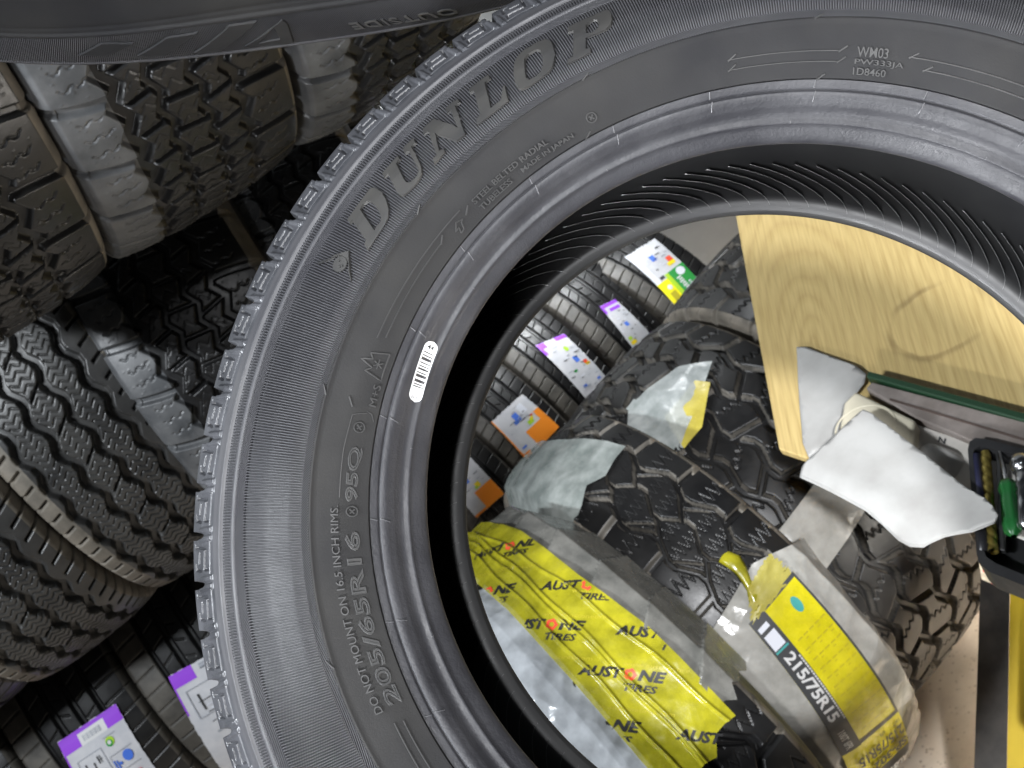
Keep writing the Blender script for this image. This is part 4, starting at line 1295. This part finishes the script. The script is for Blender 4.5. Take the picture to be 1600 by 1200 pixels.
kx, ky = dk(1292, 430)
sx_, sy_ = dk(1465, 500)
sr_ = np.linalg.norm(np.array(dk(1397, 490)) - np.array((sx_, sy_)))
def wood():
    m = mat("pine_laminate", (.5, .35, .15), .50, .35)
    tc = nd(m, "ShaderNodeTexCoord")
    mp = nd(m, "ShaderNodeMapping"); mp.inputs["Location"].default_value = (-kx, -ky, 0)
    lk(m, tc.outputs["Object"], mp.inputs[0])
    rot = nd(m, "ShaderNodeMapping"); rot.inputs["Rotation"].default_value = (0, 0, math.atan2(float(-(np.array(dk(1150, 340)) @ [1, 0])), float(np.array(dk(1150, 340)) @ [0, 1])) * -1)
    lk(m, mp.outputs[0], rot.inputs[0])
    nz = nd(m, "ShaderNodeTexNoise"); nz.inputs["Scale"].default_value = 3.2; nz.inputs["Detail"].default_value = 3
    sc0 = nd(m, "ShaderNodeMapping"); sc0.inputs["Scale"].default_value = (2.2, .5, 1)
    lk(m, rot.outputs[0], sc0.inputs[0]); lk(m, sc0.outputs[0], nz.inputs["Vector"])
    sc = nd(m, "ShaderNodeMapping"); sc.inputs["Scale"].default_value = (1.0, .24, 1)
    lk(m, rot.outputs[0], sc.inputs[0])
    add = nd(m, "ShaderNodeVectorMath", operation="MULTIPLY_ADD")
    lk(m, nz.outputs["Color"], add.inputs[0]); add.inputs[1].default_value = (.075, .075, 0); lk(m, sc.outputs[0], add.inputs[2])
    ln_ = nd(m, "ShaderNodeVectorMath", operation="LENGTH"); lk(m, add.outputs[0], ln_.inputs[0])
    mul = nd(m, "ShaderNodeMath", operation="MULTIPLY"); lk(m, ln_.outputs["Value"], mul.inputs[0]); mul.inputs[1].default_value = 78
    fr = nd(m, "ShaderNodeMath", operation="FRACT"); lk(m, mul.outputs[0], fr.inputs[0])
    grain = ramp(m, fr.outputs[0], [(0.0, (.475, .350, .150)), (.18, (.52, .39, .168)), (.55, (.545, .415, .182)), (.84, (.505, .378, .160)), (1.0, (.475, .350, .150))])
    # fine fibres
    fb = nd(m, "ShaderNodeTexNoise"); fb.inputs["Scale"].default_value = 60; fb.inputs["Detail"].default_value = 4
    fm = nd(m, "ShaderNodeMapping"); fm.inputs["Scale"].default_value = (6, .22, 1); lk(m, rot.outputs[0], fm.inputs[0]); lk(m, fm.outputs[0], fb.inputs["Vector"])
    mix = nd(m, "ShaderNodeMix", data_type="RGBA", blend_type="MULTIPLY"); mix.inputs[0].default_value = .45
    lk(m, grain, mix.inputs[6]); lk(m, ramp(m, fb.outputs["Fac"], [(.3, (.62, .55, .42)), (.62, (1.1, 1.1, 1.1))]), mix.inputs[7])
    # dried coffee ring
    mp2 = nd(m, "ShaderNodeMapping"); mp2.inputs["Location"].default_value = (-sx_, -sy_, 0); lk(m, tc.outputs["Object"], mp2.inputs[0])
    n3 = nd(m, "ShaderNodeTexNoise"); n3.inputs["Scale"].default_value = 22; n3.inputs["Detail"].default_value = 5
    lk(m, tc.outputs["Object"], n3.inputs["Vector"])
    l2 = nd(m, "ShaderNodeVectorMath", operation="LENGTH"); lk(m, mp2.outputs[0], l2.inputs[0])
    sb = nd(m, "ShaderNodeMath", operation="SUBTRACT"); lk(m, l2.outputs["Value"], sb.inputs[0]); sb.inputs[1].default_value = float(sr_)
    w_ = nd(m, "ShaderNodeMath", operation="MULTIPLY_ADD"); lk(m, n3.outputs["Fac"], w_.inputs[0]); w_.inputs[1].default_value = .016; lk(m, sb.outputs[0], w_.inputs[2])
    ring_ = ramp(m, w_.outputs[0], [(0.0, (0, 0, 0)), (.004, (1, 1, 1)), (.010, (.9, .9, .9)), (.0125, (0, 0, 0))])
    sel = ramp(m, noise(m, 9, 2, vec=mp2.outputs[0]), [(.44, (0, 0, 0)), (.60, (1, 1, 1))])
    mm = nd(m, "ShaderNodeMath", operation="MULTIPLY"); lk(m, ring_, mm.inputs[0]); lk(m, sel, mm.inputs[1])
    m2 = nd(m, "ShaderNodeMath", operation="MULTIPLY"); lk(m, mm.outputs[0], m2.inputs[0]); m2.inputs[1].default_value = .5
    mx = nd(m, "ShaderNodeMix", data_type="RGBA"); lk(m, m2.outputs[0], mx.inputs[0]); lk(m, mix.outputs[2], mx.inputs[6]); mx.inputs[7].default_value = (.14, .085, .035, 1)
    lk(m, mx.outputs[2], bsdf(m).inputs["Base Color"])
    return m
desk = empty("desk", DO, "pine laminate desk with a dried cup ring, seen through the big tyre", "desk")
lft = np.array(dk(1150, 340)); lft = lft / np.linalg.norm(lft)
c00 = np.array((0., 0.)); c10 = np.array((1.05, 0.)); c01 = lft * .95; c11 = c10 + lft * .95
prism("desktop", [tuple(c00), tuple(c10), tuple(c11), tuple(c01)], -.012, 0, wood(), desk, .0015, 1)
for q in (c10 + np.array((-.09, .07)), c11 + np.array((-.09, -.10))):
    prism("leg", [(q[0], q[1]), (q[0] + .05, q[1]), (q[0] + .05, q[1] + .05), (q[0], q[1] + .05)], -DZ + .002, -.013, mat("desk_leg_wood", (.35, .24, .11), .5), desk)

def desk_thing(name, label, cat, group=None):
    return empty(name, DO, label, cat, group)

def paper(name, px, m, parent, z, thick=.0006, step=.012, shape=None, pz=None):
    b = poly2d([[dk(x, y, z if pz is None else pz) for x, y in px]], step)
    thicken(b, thick)
    for v in b.verts:
        v.co.z += z
        if shape:
            v.co = shape(v.co)
    return from_bm(name, b, m, parent, smooth=True)

cr = lambda amp, seed, sc: (lambda co: Vector((co.x, co.y, co.z + amp * float(crumple(np.array(co.x), np.array(co.y), seed, sc)))))
pt = paper("paper_sheet", [(1247, 546), (1262, 546), (1300, 562), (1342, 578), (1356, 589), (1353, 603), (1338, 622), (1322, 650), (1312, 681), (1290, 700), (1266, 719), (1256, 695), (1251, 640), (1248, 590)], PAPER, None, .0015, shape=cr(.006, 61, 22))
pt.matrix_world = DO
tag(pt, "crumpled off-white paper sheet flat on the desk under the cream box", "paper")
# cream plastic box with a round recess
cb = desk_thing("plastic_box", "cream plastic block with a round recess between the two papers", "box")
CREAM = mottle(mat("cream_plastic", (.55, .50, .38)), (.50, .46, .35), (.60, .55, .43), 12, .35, .5)
pp_ = [dk(1310, 672, .03), dk(1318, 628, .03), dk(1336, 610, .03), dk(1430, 655, .03), dk(1424, 700, .03), dk(1402, 735, .03)]
prism("block", pp_, .002, .030, CREAM, cb, .005, 3)
b = bmesh.new()
cx_, cy_ = dk(1352, 668, .03)
for r0, r1, z_ in ((.040, .037, .0315),):
    n_ = 36
    ro = [b.verts.new((cx_ + r0 * math.cos(a), cy_ + r0 * math.sin(a) * .9, .0302)) for a in np.linspace(0, 2 * PI, n_, endpoint=False)]
    rm_ = [b.verts.new((cx_ + (r0 + r1) / 2 * math.cos(a), cy_ + (r0 + r1) / 2 * math.sin(a) * .9, z_)) for a in np.linspace(0, 2 * PI, n_, endpoint=False)]
    ri = [b.verts.new((cx_ + r1 * math.cos(a), cy_ + r1 * math.sin(a) * .9, .0302)) for a in np.linspace(0, 2 * PI, n_, endpoint=False)]
    for A_, B_ in ((ro, rm_), (rm_, ri)):
        for k in range(n_):
            b.faces.new((A_[k], A_[(k + 1) % n_], B_[(k + 1) % n_], B_[k]))
from_bm("ring_moulding", b, CREAM, cb, True)
# ledger with a green edge
lg = desk_thing("ledger", "thick grey-brown account book with a dark green edge along its far side", "book")
LEDG = mottle(mat("worn_book_cover", (.20, .17, .15)), (.16, .135, .12), (.27, .235, .215), 16, .45, .65, .2, 120)
GREEN_M = mat("green_binding", (.010, .036, .016), .45)
prism("cover", [dk(1352, 606, .022), dk(1362, 596, .022), dk(1640, 668, .022), dk(1640, 722, .022), dk(1520, 690, .022), dk(1430, 652, .022)], .001, .022, LEDG, lg, .002, 1)
prism("green_edge", [dk(1353, 588, .026), dk(1357, 579, .026), dk(1640, 655, .026), dk(1640, 668, .026)], .001, .026, GREEN_M, lg, .0015, 1)
prism("cover_crease", [dk(1390, 622, .0232), dk(1640, 697, .0232), dk(1640, 700, .0232), dk(1390, 625, .0232)], .0215, .0232, mat("crease_brown", (.085, .06, .05), .7), lg)
# pale notepad with a printed N
pdm = mottle(mat("notepad_paper", (.5, .47, .43)), (.46, .43, .39), (.55, .52, .48), 20, .5, .7)
npd = desk_thing("notepad", "pale grey notepad marked N, under the white paper's upper edge", "notepad")
prism("pages", [dk(1425, 660, .012), dk(1640, 735, .012), dk(1640, 860, .012), dk(1400, 760, .012), dk(1395, 720, .012)], .0015, .012, pdm, npd, .001, 1)
b = text2d("N", 1, 0, .03); x0 = min(v.co.x for v in b.verts); y0 = min(v.co.y for v in b.verts)
a_, u_, o_ = np.array(dk(1475, 689, .013)) - np.array(dk(1465, 686, .013)), np.array(dk(1467, 680, .013)) - np.array(dk(1465, 688, .013)), np.array(dk(1465, 690, .013))
for v in b.verts:
    q = o_ + a_ * (v.co.x - x0) / .62 + u_ * (v.co.y - y0) / .72
    v.co = (q[0], q[1], .0125)
from_bm("printed_letter", b, INK["dark"], npd)
# blister dome
bl = desk_thing("blister_pack", "clear domed plastic blister on the notepad beside the tool tray", "blister pack")
BLM = film("blister_plastic", (.50, .48, .45), (.58, .56, .53), .14, .80)
c_ = np.array(dk(1465, 722, .013)); e1_ = np.array(dk(1500, 735, .013)) - c_; e2_ = np.array(dk(1478, 700, .013)) - c_
V = []
for i in range(8):
    for k in range(28):
        a = 2 * PI * k / 28; r = 1 - (i / 7.0)
        ca, sa = math.cos(a), math.sin(a)
        ca, sa = math.copysign(abs(ca) ** .6, ca), math.copysign(abs(sa) ** .6, sa)
        q = c_ + e1_ * ca * r + e2_ * sa * r
        V.append((q[0], q[1], .0128 + .014 * (1 - r ** 4)))
Fq = []
for i in range(7):
    for k in range(28):
        Fq.append((i * 28 + k, i * 28 + (k + 1) % 28, (i + 1) * 28 + (k + 1) % 28, (i + 1) * 28 + k))
mesh("dome", V, Fq, BLM, bl, smooth=True)
# the folded white paper that hangs over the desk's front edge
HZ = .050
f0 = np.array(dk(1247, 736, HZ)); f1 = np.array(dk(1440, 845, HZ))
fd = (f1 - f0) / np.linalg.norm(f1 - f0); fn = np.array((-fd[1], fd[0]))
if (np.array(dk(1400, 700, HZ)) - f0) @ fn < 0:
    fn = -fn
fold_at = .030
def droop(co):
    d = float((np.array((co.x, co.y)) - f0) @ fn)
    t = fold_at - d + .004 * math.sin(co.x * 30)
    z = co.z + .003 * float(crumple(np.array(co.x), np.array(co.y), 63, 14)) + .03 * max(0, .5 - abs(co.x - .1)) * 0
    if t > 0:
        z -= 10.0 * t * t
    e = co.x - float(dk(1500, 800, HZ)[0])
    if e > 0:
        z += .6 * e * e
    return Vector((co.x, co.y, z))
BIGP = [(1253, 726), (1280, 707), (1307, 681), (1330, 660), (1350, 642), (1362, 647), (1400, 676), (1431, 700), (1465, 727), (1510, 763), (1540, 780), (1553, 794), (1561, 808), (1555, 817), (1521, 830), (1476, 837), (1438, 845), (1415, 840), (1397, 830), (1375, 810), (1352, 792), (1300, 764), (1247, 736)]
wp = paper("paper_sheet", BIGP, PAPER, None, HZ, .0008, .008, droop)
wp.matrix_world = DO
tag(wp, "large folded white paper hanging over the desk's front corner", "paper")
BIG2 = [(x - 2 + (y - 740) * .02, y + 3) for x, y in BIGP]
wp2 = paper("paper_sheet", [(x, y) for x, y in BIG2], PAPER, None, HZ - .0035, .0008, .012, lambda co: droop(co))
wp2.matrix_world = DO
tag(wp2, "second white sheet peeking out beneath the large folded paper", "paper")

# tool tray with its tools
tt = desk_thing("tool_tray", "open black plastic tool tray at the desk's right end", "tool tray")
TRAY = mottle(mat("black_tray_plastic", (.016, .016, .017)), (.013, .013, .014), (.024, .024, .025), 14, .3, .5)
TZ = .036
def rrect(px, z):
    return [dk(x, y, z) for x, y in px]
OUT = [(1512, 702), (1515, 690), (1524, 684), (1540, 686), (1700, 728), (1700, 960), (1600, 915), (1545, 893), (1530, 880), (1526, 866)]
INNER = [(1520, 712), (1522, 702), (1530, 697), (1543, 699), (1692, 738), (1692, 942), (1604, 900), (1556, 880), (1541, 870), (1536, 858)]
b = bmesh.new()
def loop(px, z):
    return [b.verts.new((*dk(x, y, TZ), z)) for x, y in px]
o0, o1, i1, i0 = loop(OUT, .004), loop(OUT, TZ), loop(INNER, TZ), loop(INNER, .010)
for A_, B_ in ((o0, o1), (o1, i1), (i1, i0)):
    for k in range(10):
        b.faces.new((A_[k], A_[(k + 1) % 10], B_[(k + 1) % 10], B_[k]))
b.faces.new(i0); b.faces.new(o0[::-1])
from_bm("tray_body", b, TRAY, tt)

def rod(name, p, q, prof, m, parent, n=16, twist=None, flute=0):
    """lathe along the line p-q (desk frame, 3D); prof = (t, radius)"""
    p, q = np.array(p), np.array(q); d = q - p; L = np.linalg.norm(d); d = d / L
    a = np.cross(d, [0, 0, 1.0]); a /= np.linalg.norm(a); c = np.cross(d, a)
    V = []
    for t, r in prof:
        for k in range(n):
            an = 2 * PI * k / n
            rr = r * (1 + (flute * math.cos(6 * an) if flute else 0))
            if twist:
                rr = r * (1 - .28 * max(0, math.cos(2 * an + twist * t)) ** 2)
            V.append(p + d * L * t + (a * math.cos(an) + c * math.sin(an)) * rr)
    F_ = []
    for i in range(len(prof) - 1):
        for k in range(n):
            F_.append((i * n + k, i * n + (k + 1) % n, (i + 1) * n + (k + 1) % n, (i + 1) * n + k))
    return mesh(name, V, F_, m, parent, smooth=True)

def d3(px, py, z):
    return (*dk(px, py, z), z)
STEEL_M = mat("polished_steel", (.55, .55, .56), .22, .5, 1.0)
mk = desk_thing("marker_pen", "dark blue marker pen along the tray's left wall", "pen")
rod("barrel", d3(1526, 712, .030), d3(1534, 818, .030), [(0, .001), (.01, .0062), (.98, .0062), (1, .005)], mat("navy_plastic", (.030, .032, .085), .3), mk)
rod("cap", d3(1534, 818, .030), d3(1537, 866, .030), [(0, .0066), (.02, .0070), (.95, .0070), (1, .002)], mat("black_cap_plastic", (.010, .010, .012), .3), mk)
db = desk_thing("drill_bit", "brass coloured twist drill bit beside the blue marker pen", "drill bit")
rod("flutes", d3(1540, 708, .030), d3(1552, 862, .030), [(k / 80, .0058) for k in range(81)], mat("brass_coating", (.42, .33, .09), .28, .5, .9), db, 24, twist=62)
sd = desk_thing("screwdriver", "green handled screwdriver in the tool tray", "screwdriver")
rod("shaft", d3(1562, 706, .034), d3(1574, 757, .034), [(0, .0002), (.02, .0028), (1, .0028)], STEEL_M, sd)
rod("handle", d3(1573, 752, .034), d3(1584, 838, .034), [(0, .0035), (.03, .0085), (.14, .0098), (.24, .0075), (.36, .0088), (.75, .0100), (.92, .0092), (1, .003)], mat("green_handle_plastic", (.012, .085, .022), .22), sd, 36, flute=.06)
wr = desk_thing("wrench", "chrome ratchet wrench at the right side of the tool tray", "wrench")
rod("shank", d3(1596, 735, .036), d3(1602, 826, .036), [(0, .004), (.05, .0075), (.2, .0068), (.3, .0085), (.34, .0060), (.6, .0078), (.95, .0078), (1, .003)], STEEL_M, wr, 20)
rod("head", d3(1593, 716, .036), d3(1597, 738, .036), [(0, .003), (.1, .0110), (.5, .0120), (.9, .0100), (1, .004)], STEEL_M, wr, 20)
pl = desk_thing("flat_file", "black flat file between drill bit and screwdriver", "file")
prism("blade", [dk(1556, 706, .028), dk(1563, 708, .028), dk(1570, 860, .028), dk(1560, 858, .028)], .020, .028, mat("black_steel", (.02, .02, .02), .35), pl, .001, 1)

# ================================================================== right lower corner
def board_pt(px, py, d):
    return room(ray(px, py) * d)
hb = empty("panel_board", Matrix.Translation(Vector(board_pt(1560, 1050, 2.05))), "flat yellow board with a broad black border standing under the tool tray", "board")
hb0 = np.array(hb.matrix_world.translation)
def slab(name, px, d, thick, m, parent):
    fr = [board_pt(x, y, d) - hb0 for x, y in px]
    bk = [board_pt(x, y, d + thick) - hb0 for x, y in px]
    n = len(px)
    bm = bmesh.new()
    f_ = [bm.verts.new(p_) for p_ in fr]; k_ = [bm.verts.new(p_) for p_ in bk]
    bm.faces.new(f_); bm.faces.new(k_[::-1])
    for i in range(n):
        bm.faces.new((f_[i], k_[i], k_[(i + 1) % n], f_[(i + 1) % n]))
    return from_bm(name, bm, m, parent)
BLKB = mottle(mat("scuffed_black_paint", (.03, .03, .03)), (.022, .021, .020), (.050, .046, .042), 25, .4, .6)
YELB = mottle(mat("yellow_paint", (.55, .40, .02)), (.50, .36, .022), (.60, .44, .03), 10, .4, .55)
slab("black_border", [(1532, 902), (1578, 916), (1573, 1205), (1522, 1400), (1522, 1200)], 2.05, .03, BLKB, hb)
slab("yellow_face", [(1578.5, 916.2), (1720, 960), (1720, 1400), (1570, 1400), (1573.5, 1205)], 2.05, .03, YELB, hb)
# red and white printed bag under the tray
rng_ = np.random.default_rng(77)
def bag():
    nx, ny = 46, 26
    c = [board_pt(1526, 858, 1.99), board_pt(1700, 930, 1.99), board_pt(1700, 975, 1.99), board_pt(1534, 905, 1.99)]
    V = []
    nrm = -(room(ray(1560, 890)) - ORI); nrm /= np.linalg.norm(nrm)
    for i in range(nx):
        for j in range(ny):
            u, v = i / (nx - 1), j / (ny - 1)
            p_ = (c[0] * (1 - u) + c[1] * u) * (1 - v) + (c[3] * (1 - u) + c[2] * u) * v
            V.append(p_ + nrm * (.006 + .012 * float(crumple(np.array(u * .15), np.array(v * .05), 71, 90))))
    Fq = grid_faces(nx, ny)
    r = np.random.default_rng(5)
    cells = {}
    mi = []
    for i in range(nx - 1):
        for j in range(ny - 1):
            k = ((i + j // 4) // 5, j // 9)
            if k not in cells:
                cells[k] = int(r.choice([0, 0, 1, 1, 2]))
            mi.append(cells[k])
    back = np.array(V) - nrm * .02
    o = mesh("plastic_bag", V, Fq, [mat("bag_white", (.62, .56, .47), .4), mat("bag_red", (.62, .10, .05), .4), mat("bag_beige", (.50, .44, .33), .4)], None, mi, True)
    return tag(o, "crumpled red and white printed plastic bag on top of the yellow board", "plastic bag")
bag()
bx = prism("storage_box", [(0, 0), (.30, 0), (.30, .22), (0, .22)], 0, .22, mottle(mat("brown_board", (.14, .11, .09)), (.12, .095, .08), (.20, .16, .13), 15, .5, .7), None, .004, 2)
q_ = room(ray(1610, 1150) * 1.80)
bx.matrix_world = Matrix.Translation(Vector((q_[0] + .02, q_[1] - .02, q_[2] - .22))) @ Matrix.Rotation(math.radians(-34), 4, "Z")
tag(bx, "brownish box whose edge shows at the very bottom right corner", "box")
